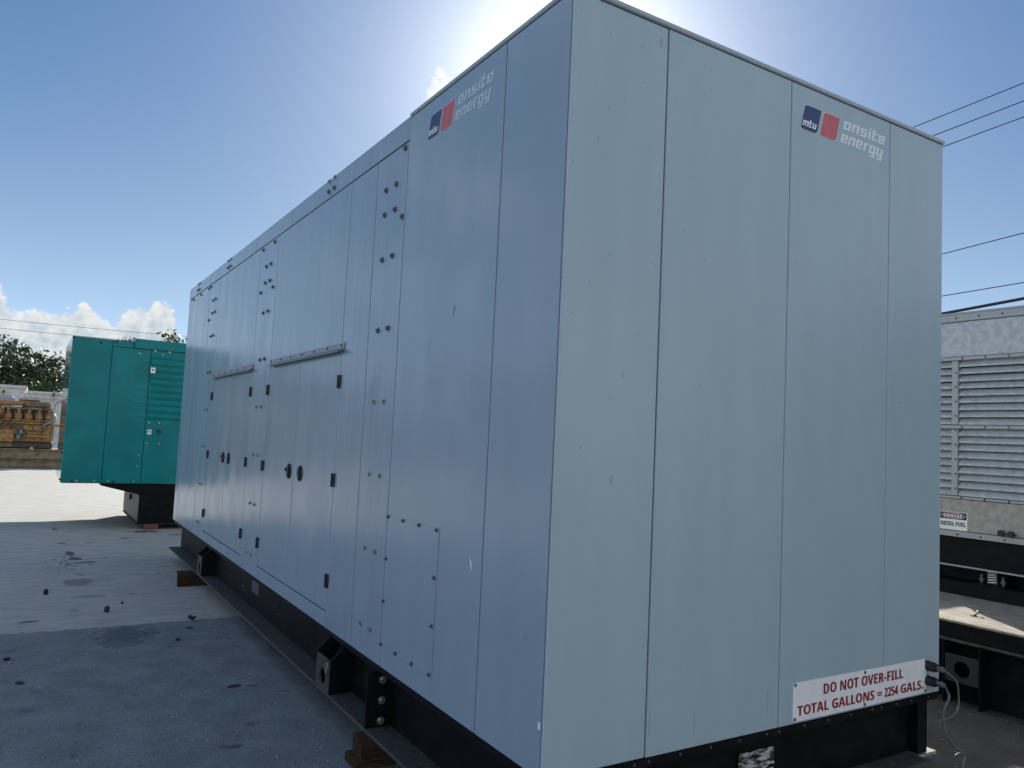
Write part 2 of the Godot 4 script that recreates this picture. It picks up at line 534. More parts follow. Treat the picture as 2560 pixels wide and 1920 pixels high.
func make_materials() -> void:
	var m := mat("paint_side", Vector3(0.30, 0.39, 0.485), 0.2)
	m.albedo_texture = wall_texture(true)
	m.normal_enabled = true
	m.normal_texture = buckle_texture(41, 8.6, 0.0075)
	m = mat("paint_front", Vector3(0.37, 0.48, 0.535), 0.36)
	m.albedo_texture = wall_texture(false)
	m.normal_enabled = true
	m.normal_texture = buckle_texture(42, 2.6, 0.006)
	mat("paint_trim", Vector3(0.34, 0.39, 0.41), 0.45)
	mat("core", Vector3(0.05, 0.052, 0.056), 0.8)
	m = mat("skid", Vector3(0.008, 0.011, 0.016), 0.5, 0.0, 0.25)
	m.albedo_texture = noise_tex(51, 512, 512, 0.02, 0.55, 1.0, 1, 1, 5, 0.1)
	tri_map(m, Vector3(0.8, 0.8, 0.8))
	m = mat("flange", Vector3(0.085, 0.105, 0.115), 0.5, 0.0, 0.4)
	m.albedo_texture = noise_tex(52, 512, 512, 0.03, 0.55, 1.0, 1, 1, 5, 0.12)
	tri_map(m, Vector3(1.1, 1.1, 1.1))
	mat("dark_bolt", Vector3(0.13, 0.14, 0.14), 0.38, 0.4)
	mat("zinc", Vector3(0.42, 0.42, 0.38), 0.32, 0.85)
	mat("painted_bolt", Vector3(0.21, 0.25, 0.29), 0.4)
	mat("black_plastic", Vector3(0.012, 0.014, 0.015), 0.45)
	mat("grey_plastic", Vector3(0.12, 0.13, 0.14), 0.5)
	mat("cable", Vector3(0.11, 0.115, 0.12), 0.6)
	mat("bare_wire", Vector3(0.6, 0.55, 0.5), 0.4)
	m = mat("sign_white", Vector3(0.85, 0.87, 0.88), 0.35)
	m.albedo_texture = noise_tex(53, 256, 256, 0.02, 0.95, 1.0)
	tri_map(m, Vector3(1.5, 1.5, 1.5))
	mat("sign_red", Vector3(0.24, 0.006, 0.025), 0.45)
	mat("logo_blue", Vector3(0.012, 0.03, 0.12), 0.4)
	m = mat("logo_red", Vector3(0.62, 0.13, 0.15), 0.5)
	m.albedo_texture = noise_tex(54, 128, 128, 0.08, 0.85, 1.0, 1, 8)
	tri_map(m, Vector3(4, 4, 4))
	mat("logo_pale", Vector3(0.70, 0.75, 0.75), 0.5)
	mat("logo_side_dim", Vector3(0.50, 0.57, 0.61), 0.45)  # pale lettering darkened in colour to imitate the dimmer side view
	mat("logo_white", Vector3(0.82, 0.83, 0.84), 0.4)
	m = mat("foil", Vector3(0.55, 0.56, 0.58), 0.5)
	m.albedo_texture = noise_tex(55, 256, 256, 0.05, -1.4, 2.3, 4, 1, 3)
	tri_map(m, Vector3(3, 3, 3))
	mat("label_grey", Vector3(0.07, 0.075, 0.08), 0.5)
	m = mat("timber", Vector3(0.085, 0.055, 0.040), 0.85, 0.0, 0.3)
	m.albedo_texture = noise_tex(56, 512, 512, 0.06, 0.35, 1.0, 12, 1, 4, 0.1)
	tri_map(m, Vector3(1.6, 3.2, 3.2))
	m.normal_enabled = true
	m.normal_texture = normal_tex(57, 512, 512, 0.06, 6.0, 12, 1)
	m = mat("brick_red", Vector3(0.16, 0.07, 0.05), 0.9, 0.0, 0.3)
	# paving
	m = mat("concrete_far", Vector3(0.39, 0.395, 0.37), 0.75, 0.0, 0.4)
	m.albedo_texture = noise_tex(61, 1024, 1024, 0.035, 0.86, 1.0, 3, 1, 5, 0.02)
	tri_map(m, Vector3(0.16, 0.16, 0.16))
	m.normal_enabled = true
	m.normal_texture = normal_tex(62, 1024, 1024, 0.05, 5.0, 6, 1, 4)
	m.normal_scale = 0.25
	m.detail_enabled = true
	m.detail_albedo = stain_texture()
	m.detail_blend_mode = BaseMaterial3D.BLEND_MODE_MIX
	m.detail_uv_layer = BaseMaterial3D.DETAIL_UV_2
	var s: Texture2D = m.detail_albedo
	m = mat("concrete_near", Vector3(0.30, 0.345, 0.37), 0.85, 0.0, 0.35)
	m.albedo_texture = near_texture()
	tri_map(m, Vector3(0.34, 0.34, 0.34))
	m.normal_enabled = true
	m.normal_texture = normal_tex(64, 1024, 1024, 0.24, 4.0, 1, 1, 3)
	m.normal_scale = 0.45
	m.detail_enabled = true
	m.detail_albedo = s
	m.detail_blend_mode = BaseMaterial3D.BLEND_MODE_MIX
	m.detail_uv_layer = BaseMaterial3D.DETAIL_UV_2
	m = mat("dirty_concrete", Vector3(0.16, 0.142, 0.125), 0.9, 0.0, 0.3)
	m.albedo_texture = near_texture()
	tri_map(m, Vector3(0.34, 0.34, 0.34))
	# green set
	m = mat("green", Vector3(0.0, 0.22, 0.22), 0.32, 0.0, 0.35)
	m.albedo_texture = noise_tex(71, 256, 256, 0.012, 0.86, 1.0)
	tri_map(m, Vector3(0.5, 0.5, 0.5))
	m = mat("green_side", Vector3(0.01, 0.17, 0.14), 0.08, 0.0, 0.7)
	mat("tank_dark", Vector3(0.022, 0.025, 0.03), 0.5)
	mat("tank_lit_grey", Vector3(0.07, 0.07, 0.068), 0.5)
	# white set
	m = mat("white_weathered", Vector3(0.54, 0.60, 0.65), 0.5)
	m.albedo_texture = noise_tex(72, 512, 512, 0.03, 0.80, 1.0, 1, 1, 5, 0.03)
	tri_map(m, Vector3(0.9, 0.9, 0.9))
	m = mat("galvanised", Vector3(0.46, 0.48, 0.50), 0.45, 0.25)
	m.albedo_texture = noise_tex(73, 512, 512, 0.09, 0.78, 1.0, 1, 1, 4)
	tri_map(m, Vector3(1.6, 1.6, 1.6))
	m = mat("cream", Vector3(0.42, 0.42, 0.405), 0.6)
	m.albedo_texture = noise_tex(74, 512, 512, 0.03, 0.8, 1.0, 1, 1, 5, 0.06)
	tri_map(m, Vector3(0.8, 0.8, 0.8))
	m = mat("deck", Vector3(0.42, 0.40, 0.35), 0.55)
	m.albedo_texture = noise_tex(75, 512, 512, 0.03, 0.6, 1.0, 1, 4, 5, 0.08)
	tri_map(m, Vector3(1.2, 1.2, 1.2))
	mat("spring", Vector3(0.6, 0.6, 0.6), 0.4)
	mat("black", Vector3(0.01, 0.01, 0.011), 0.5)
	mat("shadow_gap", Vector3(0.02, 0.02, 0.022), 0.8)
	# engine
	m = mat("ochre", Vector3(0.46, 0.26, 0.08), 0.5)
	m.albedo_texture = noise_tex(76, 512, 512, 0.014, 0.6, 1.0, 1, 1, 5, 0.08)
	tri_map(m, Vector3(0.9, 0.9, 0.9))
	m = mat("ochre_worn", Vector3(0.33, 0.25, 0.145), 0.65)
	m.albedo_texture = noise_tex(77, 512, 512, 0.008, 0.62, 1.0, 1, 1, 3, 0.08)
	tri_map(m, Vector3(0.7, 0.7, 0.7))
	mat("rust", Vector3(0.16, 0.06, 0.03), 0.8)
	mat("oily", Vector3(0.05, 0.035, 0.02), 0.4)
	mat("filter_blue", Vector3(0.16, 0.26, 0.34), 0.35)
	mat("hose", Vector3(0.03, 0.03, 0.032), 0.5)
	mat("machine_grey", Vector3(0.32, 0.36, 0.42), 0.35)
	m = mat("building_white", Vector3(0.74, 0.73, 0.69), 0.8)
	m.albedo_texture = noise_tex(78, 512, 512, 0.02, 0.85, 1.0, 1, 1, 4, 0.04)
	tri_map(m, Vector3(0.3, 0.3, 0.3))
	mat("lamp_yellow", Vector3(0.5, 0.35, 0.05), 0.5)
	m = mat("bark", Vector3(0.06, 0.045, 0.035), 0.9)
	mat("pole_wood", Vector3(0.12, 0.09, 0.06), 0.9)
	mat("wire", Vector3(0.02, 0.022, 0.03), 0.5)
	for q in [["leaf_dark", Vector3(0.040, 0.062, 0.022)], ["leaf_mid", Vector3(0.06, 0.10, 0.03)]]:
		m = mat(q[0], q[1], 0.5)
		m.vertex_color_use_as_albedo = true
		m.albedo_color = Color.WHITE
		m.backlight_enabled = true
		m.backlight = Color(q[1].x * 2.0, q[1].y * 2.2, q[1].z * 1.5).linear_to_srgb()

# ---------------------------------------------------------------- small meshes
func bolt_mesh(m: Material, r: float, h: float) -> ArrayMesh:
	# washer and hexagon head, sticking out along +y
	var g := Geo.new()
	g.cyl(Vector3.ZERO, Vector3(0, h * 0.25, 0), r, r, 14)
	g.cyl(Vector3(0, h * 0.25, 0), Vector3(0, h, 0), r * 0.62, r * 0.56, 6, true, 0.3, false)
	return g.mesh(m)

func rivet_mesh(m: Material, r: float) -> ArrayMesh:
	var g := Geo.new()
	g.cyl(Vector3.ZERO, Vector3(0, r * 0.45, 0), r, r * 0.8, 8, false)
	g.cyl(Vector3(0, r * 0.45, 0), Vector3(0, r * 0.7, 0), r * 0.8, r * 0.3, 8, true)
	return g.mesh(m)

const TO_LEFT := Basis(Vector3(0, 1, 0), Vector3(-1, 0, 0), Vector3(0, 0, 1))     # +y points to -x
const TO_FRONT := Basis(Vector3(1, 0, 0), Vector3(0, 0, 1), Vector3(0, -1, 0))    # +y points to +z

func plate_left(parent: Node3D, called: String, z0: float, z1: float, y0: float, y1: float, x := 1.685, t := 0.014, m: Material = null, b := 0.003, gap := 0.0045) -> MeshInstance3D:
	var g := Geo.new()
	g.map = "left"
	g.box(Vector3(x, y0 + gap, minf(z0, z1) + gap), Vector3(x + t, y1 - gap, maxf(z0, z1) - gap), b)
	return part(parent, called, g, m if m else M.paint_side, Vector3(x, (y0 + y1) / 2, (z0 + z1) / 2))

func plate_front(parent: Node3D, called: String, x0: float, x1: float, y0: float, y1: float, z := -2.405, t := 0.014, m: Material = null, b := 0.003, gap := 0.0025) -> MeshInstance3D:
	var g := Geo.new()
	g.map = "front"
	g.box(Vector3(x0 + gap, y0 + gap, z - t), Vector3(x1 - gap, y1 - gap, z), b)
	return part(parent, called, g, m if m else M.paint_front, Vector3((x0 + x1) / 2, (y0 + y1) / 2, z))

# ---------------------------------------------------------------- lettering
# squarish letters from bars that do not overlap: [x, y, w, h] in fifths of the x-height
const LET := {
	"o": [4.2, [[0, 0, 1.35, 5], [2.85, 0, 1.35, 5], [1.35, 0, 1.5, 1.15], [1.35, 3.85, 1.5, 1.15]]],
	"n": [4.2, [[0, 0, 1.35, 5], [2.85, 0, 1.35, 5], [1.35, 3.85, 1.5, 1.15]]],
	"s": [4.0, [[0, 0, 4, 1.1], [0, 1.95, 4, 1.1], [0, 3.9, 4, 1.1], [0, 3.05, 1.35, 0.85], [2.65, 1.1, 1.35, 0.85]]],
	"i": [1.35, [[0, 0, 1.35, 5], [0, 5.7, 1.35, 1.1]]],
	"t": [3.1, [[0, 0, 1.35, 6.8], [1.35, 3.85, 1.75, 1.15], [1.35, 0, 1.75, 1.15]]],
	"e": [4.2, [[0, 0, 1.35, 5], [1.35, 0, 2.85, 1.1], [1.35, 1.95, 2.85, 1.0], [1.35, 3.9, 2.85, 1.1], [2.85, 2.95, 1.35, 0.95]]],
	"r": [3.0, [[0, 0, 1.35, 5], [1.35, 3.85, 1.65, 1.15]]],
	"g": [4.2, [[0, 0, 1.35, 5], [2.85, -2.1, 1.35, 7.1], [1.35, 0, 1.5, 1.15], [1.35, 3.85, 1.5, 1.15], [0.6, -2.1, 2.25, 1.1]]],
	"y": [4.2, [[0, 0, 1.35, 5], [2.85, -2.1, 1.35, 7.1], [1.35, 0, 1.5, 1.15], [0.6, -2.1, 2.25, 1.1]]],
	"m": [6.8, [[0, 0, 1.35, 5], [2.7, 0, 1.35, 3.85], [5.45, 0, 1.35, 5], [1.35, 3.85, 4.1, 1.15]]],
	"u": [4.2, [[0, 0, 1.35, 5], [2.85, 0, 1.35, 5], [1.35, 0, 1.5, 1.15]]],
}
func word(g: Geo, text: String, o: Vector3, e: Vector3, out: Vector3, width: float, xh: float, slant: float, depth: float) -> void:
	var total := 0.0
	for ch in text:
		total += LET[ch][0] + 0.95
	total -= 0.95
	var sx := width / total
	var sy := xh / 5.0
	var x := 0.0
	for ch in text:
		for q in LET[ch][1]:
			var pl := []
			for c in [[q[0], q[1]], [q[0] + q[2], q[1]], [q[0] + q[2], q[1] + q[3]], [q[0], q[1] + q[3]]]:
				pl.append(Vector2((x + c[0]) * sx + c[1] * sy * slant, c[1] * sy))
			g.prism(pl, o, e, Vector3.UP, out * depth)
		x += LET[ch][0] + 0.95

func slanted_tile(w: float, h: float, slant: float, r: float, only := false) -> Array:
	# leaning rectangle with three rounded corners (the upper right one is sharp)
	var pl := []
	for c in [[0.0, 0.0, PI, 1.5 * PI, true], [w, 0.0, 1.5 * PI, TAU, true], [w, h, 0.0, 0.5 * PI, only], [0.0, h, 0.5 * PI, PI, true]]:
		if not c[4]:
			pl.append(Vector2(c[0] + c[1] * slant, c[1]))
			continue
		var cx: float = c[0] + (r if c[0] == 0.0 else -r)
		var cy: float = c[1] + (r if c[1] == 0.0 else -r)
		for k in 5:
			var a: float = lerpf(c[2], c[3], k / 4.0)
			var y := cy + r * sin(a)
			pl.append(Vector2(cx + r * cos(a) + y * slant, y))
	return pl

func logo(parent: Node3D, o: Vector3, e: Vector3, out: Vector3, letters: Material) -> void:
	# o: lower left corner on the wall; e: reading direction
	var s := 0.26
	var g := Geo.new()
	g.prism(slanted_tile(0.129, 0.131, s, 0.016), o + e * -0.003 + Vector3(0, -0.003, 0) + out * 0.0005, e, Vector3.UP, out * 0.001)
	var border := part(parent, "logo_blue_tile", g, M.logo_pale, o)
	g = Geo.new()
	g.prism(slanted_tile(0.123, 0.125, s, 0.014), o + out * 0.0018, e, Vector3.UP, out * 0.001)
	part(border, "tile_face", g, M.logo_blue, o)
	g = Geo.new()
	word(g, "mtu", o + e * 0.012 + Vector3(0, 0.018, 0) + out * 0.0032, e, out, 0.098, 0.027, s, 0.001)
	part(border, "lettering", g, M.logo_white, o)
	var o2 := o + e * 0.1455
	g = Geo.new()
	g.prism(slanted_tile(0.129, 0.131, s, 0.016), o2 + e * -0.003 + Vector3(0, -0.003, 0) + out * 0.0005, e, Vector3.UP, out * 0.001)
	border = part(parent, "logo_red_tile", g, M.logo_pale, o2)
	g = Geo.new()
	g.prism(slanted_tile(0.123, 0.125, s, 0.014), o2 + out * 0.0018, e, Vector3.UP, out * 0.001)
	part(border, "tile_face", g, M.logo_red, o2)
	g = Geo.new()
	word(g, "onsite", o + e * 0.325 + Vector3(0, 0.078, 0) + out * 0.0005, e, out, 0.345, 0.046, s, 0.001)
	word(g, "energy", o + e * 0.305 + Vector3(0, 0.006, 0) + out * 0.0005, e, out, 0.345, 0.046, s, 0.001)
	part(parent, "logo_lettering", g, letters, o2)

func text_mesh(parent: Node3D, called: String, text: String, bold: bool, at: Vector3, w: float, h: float, basis: Basis, m: Material) -> void:
	# at: lower left corner; w, h: extent of the printed text
	var f := SystemFont.new()
	f.font_names = PackedStringArray(["Droid Sans"])
	f.font_weight = 700 if bold else 400
	var t := TextMesh.new()
	t.text = text
	t.font = f
	t.font_size = 64
	t.pixel_size = 0.01
	t.depth = 0.002
	t.curve_step = 1.0
	t.material = m
	var bb := t.get_aabb()
	var sx := w / bb.size.x
	var sy := h / bb.size.y
	var bs := basis * Basis.from_scale(Vector3(sx, sy, 1.0))
	inst(parent, called, t, at - bs * Vector3(bb.position.x, bb.position.y, bb.position.z), bs)

# ---------------------------------------------------------------- grey generator
const GX := 1.685
const GZ := -2.405
const GR := 4.266
const GF := -10.995
const HB := 0.495
const HT := 3.513

func grey_generator() -> void:
	var t := thing("generator_enclosure", "tall grey steel generator enclosure with double doors, standing on black skid beams", "generator", Vector3(2.975, 0.15, -6.7))
	var g := Geo.new()
	g.box(Vector3(GX + 0.013, HB + 0.01, GF + 0.013), Vector3(GR - 0.013, HT - 0.01, GZ - 0.013))
	part(t, "inner_body", g, M.core)
	# front panels
	var xs := [GX, 2.185, 2.975, 3.765, GR]
	for i in 4:
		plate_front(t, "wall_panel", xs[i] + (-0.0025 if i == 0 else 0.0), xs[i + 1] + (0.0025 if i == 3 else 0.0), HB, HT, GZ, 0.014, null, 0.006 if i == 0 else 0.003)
	# side panels, from the near corner to the far end
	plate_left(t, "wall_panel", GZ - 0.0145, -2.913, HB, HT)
	plate_left(t, "wall_panel", -2.913, -3.958, HB, HT)
	var cols := [-3.958, -4.405, -4.86, -6.62, -7.225, -9.0, -9.55, -10.7, GF]
	for i in 8:
		if i in [2, 4]:
			plate_left(t, "baffle_panel", cols[i], cols[i + 1], 2.27, 3.381)
			plate_left(t, "sill_panel", cols[i], cols[i + 1], HB, 0.597)
		else:
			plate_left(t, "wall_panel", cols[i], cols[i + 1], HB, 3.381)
	var band := [-3.958, -5.276, -6.242, -7.42, -8.588, -9.613, -10.345, GF]
	for i in 7:
		plate_left(t, "eave_panel", band[i], band[i + 1], 3.381, 3.527)
	# far end, hidden long side, roof
	for i in 3:
		g = Geo.new()
		g.box(Vector3(GX + 0.86 * i + 0.002, HB, GF), Vector3(GX + 0.86 * (i + 1) - 0.002, HT, GF + 0.0125), 0.003)
		part(t, "wall_panel", g, M.paint_trim)
	for i in 8:
		g = Geo.new()
		g.box(Vector3(GR - 0.0125, HB, GZ - 0.016 - 1.07 * (i + 1) + 0.004), Vector3(GR, HT, GZ - 0.016 - 1.07 * i), 0.003)
		part(t, "wall_panel", g, M.paint_trim)
	g = Geo.new()
	g.box(Vector3(GX - 0.005, HT + 0.0005, -3.956), Vector3(GR + 0.010, 3.537, GZ + 0.008), 0.005)
	part(t, "roof_cap", g, M.paint_trim)
	g = Geo.new()
	g.box(Vector3(GX + 0.016, HT + 0.0005, GF), Vector3(GR, 3.530, -3.960), 0.003)
	part(t, "roof_sheet", g, M.paint_trim)
	# doors
	var handle_plate := Geo.new()
	var N := 24
	for i in N:
		var a0 := TAU * i / N
		var a1 := TAU * (i + 1) / N
		var R := func(a: float, k: float, x: float) -> Vector3: return Vector3(x, sin(a) * 0.058 * k, cos(a) * 0.062 * k)
		handle_plate.quad(R.call(a0, 1.0, 0.0), R.call(a1, 1.0, 0.0), R.call(a1, 0.92, -0.008), R.call(a0, 0.92, -0.008), R.call(a0, 1, -0.02))
		handle_plate.quad(R.call(a0, 0.92, -0.008), R.call(a1, 0.92, -0.008), R.call(a1, 0.8, -0.008), R.call(a0, 0.8, -0.008), Vector3.LEFT)
		handle_plate.quad(R.call(a0, 0.8, -0.008), R.call(a1, 0.8, -0.008), R.call(a1, 0.7, -0.002), R.call(a0, 0.7, -0.002), Vector3.LEFT)
		handle_plate.tri(R.call(a0, 0.7, -0.002), R.call(a1, 0.7, -0.002), Vector3(-0.002, 0, 0), Vector3.LEFT)
	handle_plate.box(Vector3(-0.016, -0.05, -0.012), Vector3(-0.002, 0.05, 0.014), 0.004)
	var hm := handle_plate.mesh(M.black_plastic)
	var hinge := Geo.new()
	hinge.box(Vector3(-0.010, -0.043, -0.030), Vector3(0.0, 0.043, 0.030), 0.003)
	hinge.cyl(Vector3(-0.013, -0.043, 0), Vector3(-0.013, 0.043, 0), 0.008, 0.008, 8)
	for s in [-1, 1]:
		for k in [-1, 1]:
			hinge.cyl(Vector3(-0.010, 0.026 * s, 0.019 * k), Vector3(-0.012, 0.026 * s, 0.019 * k), 0.005, 0.005, 6)
	var him := hinge.mesh(M.black_plastic)
	var knob := Geo.new()
	knob.cyl(Vector3(0, 0, 0), Vector3(-0.006, 0, 0), 0.016, 0.015, 10)
	knob.cyl(Vector3(-0.006, 0, 0), Vector3(-0.012, 0, 0), 0.010, 0.008, 10)
	var km := knob.mesh(M.black_plastic)
	for d in [[-4.86, -5.76, -4.862, -5.59, false], [-5.76, -6.62, -6.632, -5.868, true], [-7.225, -8.10, -7.232, -7.962, false], [-8.10, -9.0, -8.99, -8.213, true]]:
		var door := plate_left(t, "door", d[0], d[1], 0.597, 2.27, GX + 0.001)
		for y in [2.058, 1.425, 0.789]:
			inst(door, "hinge", him, Vector3(GX + 0.001, y, d[2]))
		var h := inst(door, "handle", hm, Vector3(GX + 0.001, 1.424, d[3]))
		if d[4]:
			inst(door, "lock_pin", km, Vector3(GX + 0.001, 1.432, d[3] - 0.088))
	# drip rails over the doors
	for d in [[-4.80, -6.63], [-7.19, -9.01]]:
		g = Geo.new()
		g.box(Vector3(GX - 0.006, 2.272, d[1]), Vector3(GX - 0.0005, 2.310, d[0]), 0.001)
		g.prism([Vector2(0, 2.2715), Vector2(-0.046, 2.250), Vector2(-0.046, 2.246), Vector2(0, 2.2675)], Vector3(GX - 0.001, 0, d[1]), Vector3.RIGHT, Vector3.UP, Vector3(0, 0, d[0] - d[1]))
		var rail := part(t, "drip_rail", g, M.painted_bolt)
		var rv := rivet_mesh(M.dark_bolt, 0.010)
		for k in 7:
			inst(rail, "rivet", rv, Vector3(GX - 0.006, 2.293, lerpf(d[0] - 0.05, d[1] + 0.05, k / 6.0)), TO_LEFT)
	# bolts
	var dark := bolt_mesh(M.dark_bolt, 0.019, 0.016)
	var zinc := bolt_mesh(M.zinc, 0.017, 0.015)
	var paint := bolt_mesh(M.painted_bolt, 0.016, 0.014)
	for zz in [[-4.10, -4.249], [-6.827, -6.981], [-9.196, -9.342]]:
		for y in [3.167, 3.019, 2.75, 2.333, 1.917, 1.501, 1.083, 0.662]:
			for z in zz:
				inst(t, "bolt", dark if y > 2.2 else (paint if y < 1.6 and z < -6 else zinc), Vector3(GX, y, z), TO_LEFT)
	for q in [[-3.995, 3.348], [-3.988, 2.952], [-6.743, 3.345], [-7.135, 3.345], [-6.711, 2.945], [-7.123, 2.95], [-9.517, 2.957], [-9.534, 3.352], [-9.655, 3.345], [-10.158, 3.345], [-10.662, 3.346]]:
		inst(t, "bolt", dark, Vector3(GX, q[1], q[0]), TO_LEFT)
	for z in [-5.276, -8.588, -10.345]:
		for dz in [-0.06, 0.06]:
			for y in [3.431, 3.508]:
				inst(t, "bolt", paint if y > 3.45 else dark, Vector3(GX, y, z + dz), TO_LEFT)
	# access panel low on the second panel
	var ap := plate_left(t, "access_panel", -3.935, -3.325, 0.607, 1.303, GX - 0.004, 0.0038, null, 0.0012, 0.0)
	var scr := bolt_mesh(M.dark_bolt, 0.011, 0.013)
	for i in 4:
		for k in 4:
			if i in [0, 3] or k in [0, 3]:
				inst(ap, "screw", scr, Vector3(GX - 0.004, 0.622 + 0.2235 * k, -3.93 + 0.195 * i), TO_LEFT)
	# scrape and sticker
	g = Geo.new()
	g.prism([Vector2(-3.022, 1.212), Vector2(-3.002, 1.160), Vector2(-2.998, 1.168), Vector2(-3.006, 1.200)], Vector3(GX - 0.0004, 0, 0), Vector3.BACK, Vector3.UP, Vector3(-0.0008, 0, 0))
	part(t, "scrape", g, M.logo_white)
	g = Geo.new()
	g.box(Vector3(GX - 0.0012, 0.674, -2.440), Vector3(GX - 0.0003, 0.702, -2.424))
	part(t, "sticker", g, M.sign_white)
	logo(t, Vector3(GX, 3.298, -3.702), Vector3.BACK, Vector3.LEFT, M.logo_side_dim)
	logo(t, Vector3(3.039, 3.297, GZ), Vector3.RIGHT, Vector3.BACK, M.logo_pale)
	# skid: side beam with bottom flange
	g = Geo.new()
	g.box(Vector3(1.785, 0.1685, -10.87), Vector3(1.801, HB - 0.001, GZ - 0.10), 0.0)
	part(t, "skid_web", g, M.skid)
	g = Geo.new()
	g.box(Vector3(1.637, 0.15, -10.84), Vector3(1.95, 0.167, GZ + 0.03), 0.003)
	part(t, "skid_flange", g, M.flange)
	g = Geo.new()
	g.box(Vector3(GX + 0.006, HB - 0.03, -10.9), Vector3(1.784, HB - 0.002, GZ - 0.012), 0.002)
	part(t, "skid_top_angle", g, M.skid)
	# front beam
	g = Geo.new()
	g.box(Vector3(1.802, 0.1685, GZ - 0.116), Vector3(4.150, HB - 0.001, GZ - 0.10))
	part(t, "skid_web", g, M.skid)
	g = Geo.new()
	g.box(Vector3(1.952, 0.15, GZ - 0.25), Vector3(4.150, 0.167, GZ + 0.03), 0.003)
	part(t, "skid_flange", g, M.flange)
	g = Geo.new()
	g.box(Vector3(GX + 0.006, HB - 0.036, GZ - 0.099), Vector3(GR - 0.004, HB - 0.0025, GZ - 0.003), 0.002)
	part(t, "skid_top_angle", g, M.skid)
	g = Geo.new()
	g.box(Vector3(4.151, 0.1685, GZ - 0.13), Vector3(4.235, HB - 0.038, GZ - 0.045), 0.003)
	part(t, "corner_post", g, M.skid)
	# far beam and hidden long beam
	g = Geo.new()
	g.box(Vector3(4.151, 0.1685, -10.87), Vector3(4.167, HB - 0.001, GZ - 0.14))
	part(t, "skid_web", g, M.skid)
	g = Geo.new()
	g.box(Vector3(4.1515, 0.15, -10.84), Vector3(4.314, 0.167, GZ - 0.035), 0.003)
	part(t, "skid_flange", g, M.deck)
	g = Geo.new()
	g.box(Vector3(1.802, 0.1685, -10.87), Vector3(4.150, HB - 0.001, -10.85))
	part(t, "skid_web", g, M.skid)
	# rivets under the front wall
	var rm := rivet_mesh(M.zinc, 0.0075)
	for x in [1.72, 1.86, 2.03, 2.131, 2.207, 2.379, 2.553, 2.728, 2.902, 2.985, 3.159, 3.333, 3.505, 3.682, 3.753, 3.885, 4.015, 4.173]:
		inst(t, "rivet", rm, Vector3(x, 0.479, GZ - 0.003), TO_FRONT)
	# crumpled foil plate on the front beam
	g = Geo.new()
	rng.seed = 3
	var gw := 14
	var gh := 10
	var hts := []
	for i in (gw + 1) * (gh + 1):
		hts.append(rng.randf_range(0.002, 0.010))
	for j in gh:
		for i in gw:
			var P := func(a: int, b: int) -> Vector3: return Vector3(2.826 + 0.24 * a / gw, 0.242 + 0.13 * b / gh, GZ - 0.10 + hts[b * (gw + 1) + a])
			g.quad(P.call(i, j), P.call(i + 1, j), P.call(i + 1, j + 1), P.call(i, j + 1), Vector3.BACK)
	part(t, "data_plate", g, M.foil)
	# bolted splice plate across the side beam
	g = Geo.new()
	g.box(Vector3(1.642, 0.1685, -4.006), Vector3(1.784, HB - 0.032, -3.990), 0.002)
	var sp := part(t, "splice_plate", g, M.skid)
	var big := bolt_mesh(M.zinc, 0.021, 0.026)
	for y in [0.415, 0.307, 0.200]:
		inst(sp, "bolt", big, Vector3(1.726, y, -3.990), TO_FRONT)
	# lifting pockets
	for z in [[-4.58, -4.85], [-8.66, -8.905]]:
		g = Geo.new()
		for s in 2:
			var zz: float = z[s] - (0.012 if s == 0 else 0.0)
			g.prism([Vector2(1.642, 0.168), Vector2(1.784, 0.168), Vector2(1.784, 0.464), Vector2(1.745, 0.464), Vector2(1.642, 0.368)], Vector3(0, 0, zz), Vector3.RIGHT, Vector3.UP, Vector3(0, 0, 0.012))
		g.box(Vector3(1.776, 0.168, z[1] + 0.010), Vector3(1.7842, 0.464, z[0] - 0.010))
		var pk := part(t, "lifting_pocket", g, M.skid)
		# front plate with an oval hole, ring of quads
		g = Geo.new()
		var zc: float = (z[0] + z[1]) / 2
		var hw: float = (z[0] - z[1]) / 2 - 0.0125
		var K := 24
		for i in K:
			var a0 := TAU * i / K
			var a1 := TAU * (i + 1) / K
			var E1 := func(a: float) -> Vector3: return Vector3(1.641, 0.245 + sin(a) * 0.048, zc + cos(a) * 0.052)
			var E2 := func(a: float) -> Vector3:
				var c := cos(a)
				var s := sin(a)
				var k := minf(hw / maxf(absf(c), 1e-4), (0.115 if s > 0 else 0.076) / maxf(absf(s), 1e-4))
				return Vector3(1.641, 0.245 + s * k, zc + c * k)
			g.quad(E1.call(a0), E1.call(a1), E2.call(a1), E2.call(a0), Vector3.LEFT)
			var dx := Vector3(0.012, 0, 0)
			g.quad(E1.call(a0), E1.call(a1), E1.call(a1) + dx, E1.call(a0) + dx, Vector3(0, 0.245, zc) - Vector3(0, E1.call(a0).y, E1.call(a0).z))
			g.quad(E2.call(a0), E2.call(a1), E2.call(a1) + dx, E2.call(a0) + dx, E2.call(a0) - Vector3(1.641, 0.245, zc))
			g.quad(E1.call(a0) + dx, E1.call(a1) + dx, E2.call(a1) + dx, E2.call(a0) + dx, Vector3.RIGHT)
		part(pk, "eye_plate", g, M.flange)
	# wire ring hung on the near pocket
	g = Geo.new()
	var ring := []
	for i in 17:
		var a := TAU * i / 16.0
		ring.append(Vector3(1.636, 0.316 + sin(a) * 0.030, -4.632 + cos(a) * 0.016))
	g.tube(ring, 0.003, 6)
	part(t, "wire_ring", g, M.zinc)
	var wb := rivet_mesh(M.zinc, 0.012)
	for q in [-7.97, -7.425, -6.79, -6.244]:
		for y in [0.355, 0.282]:
			inst(t, "bolt", wb, Vector3(1.785, y, q), TO_LEFT)
	for q in [-4.21, -4.17, -4.03]:
		inst(t, "bolt", wb, Vector3(1.785, 0.45, q), TO_LEFT)
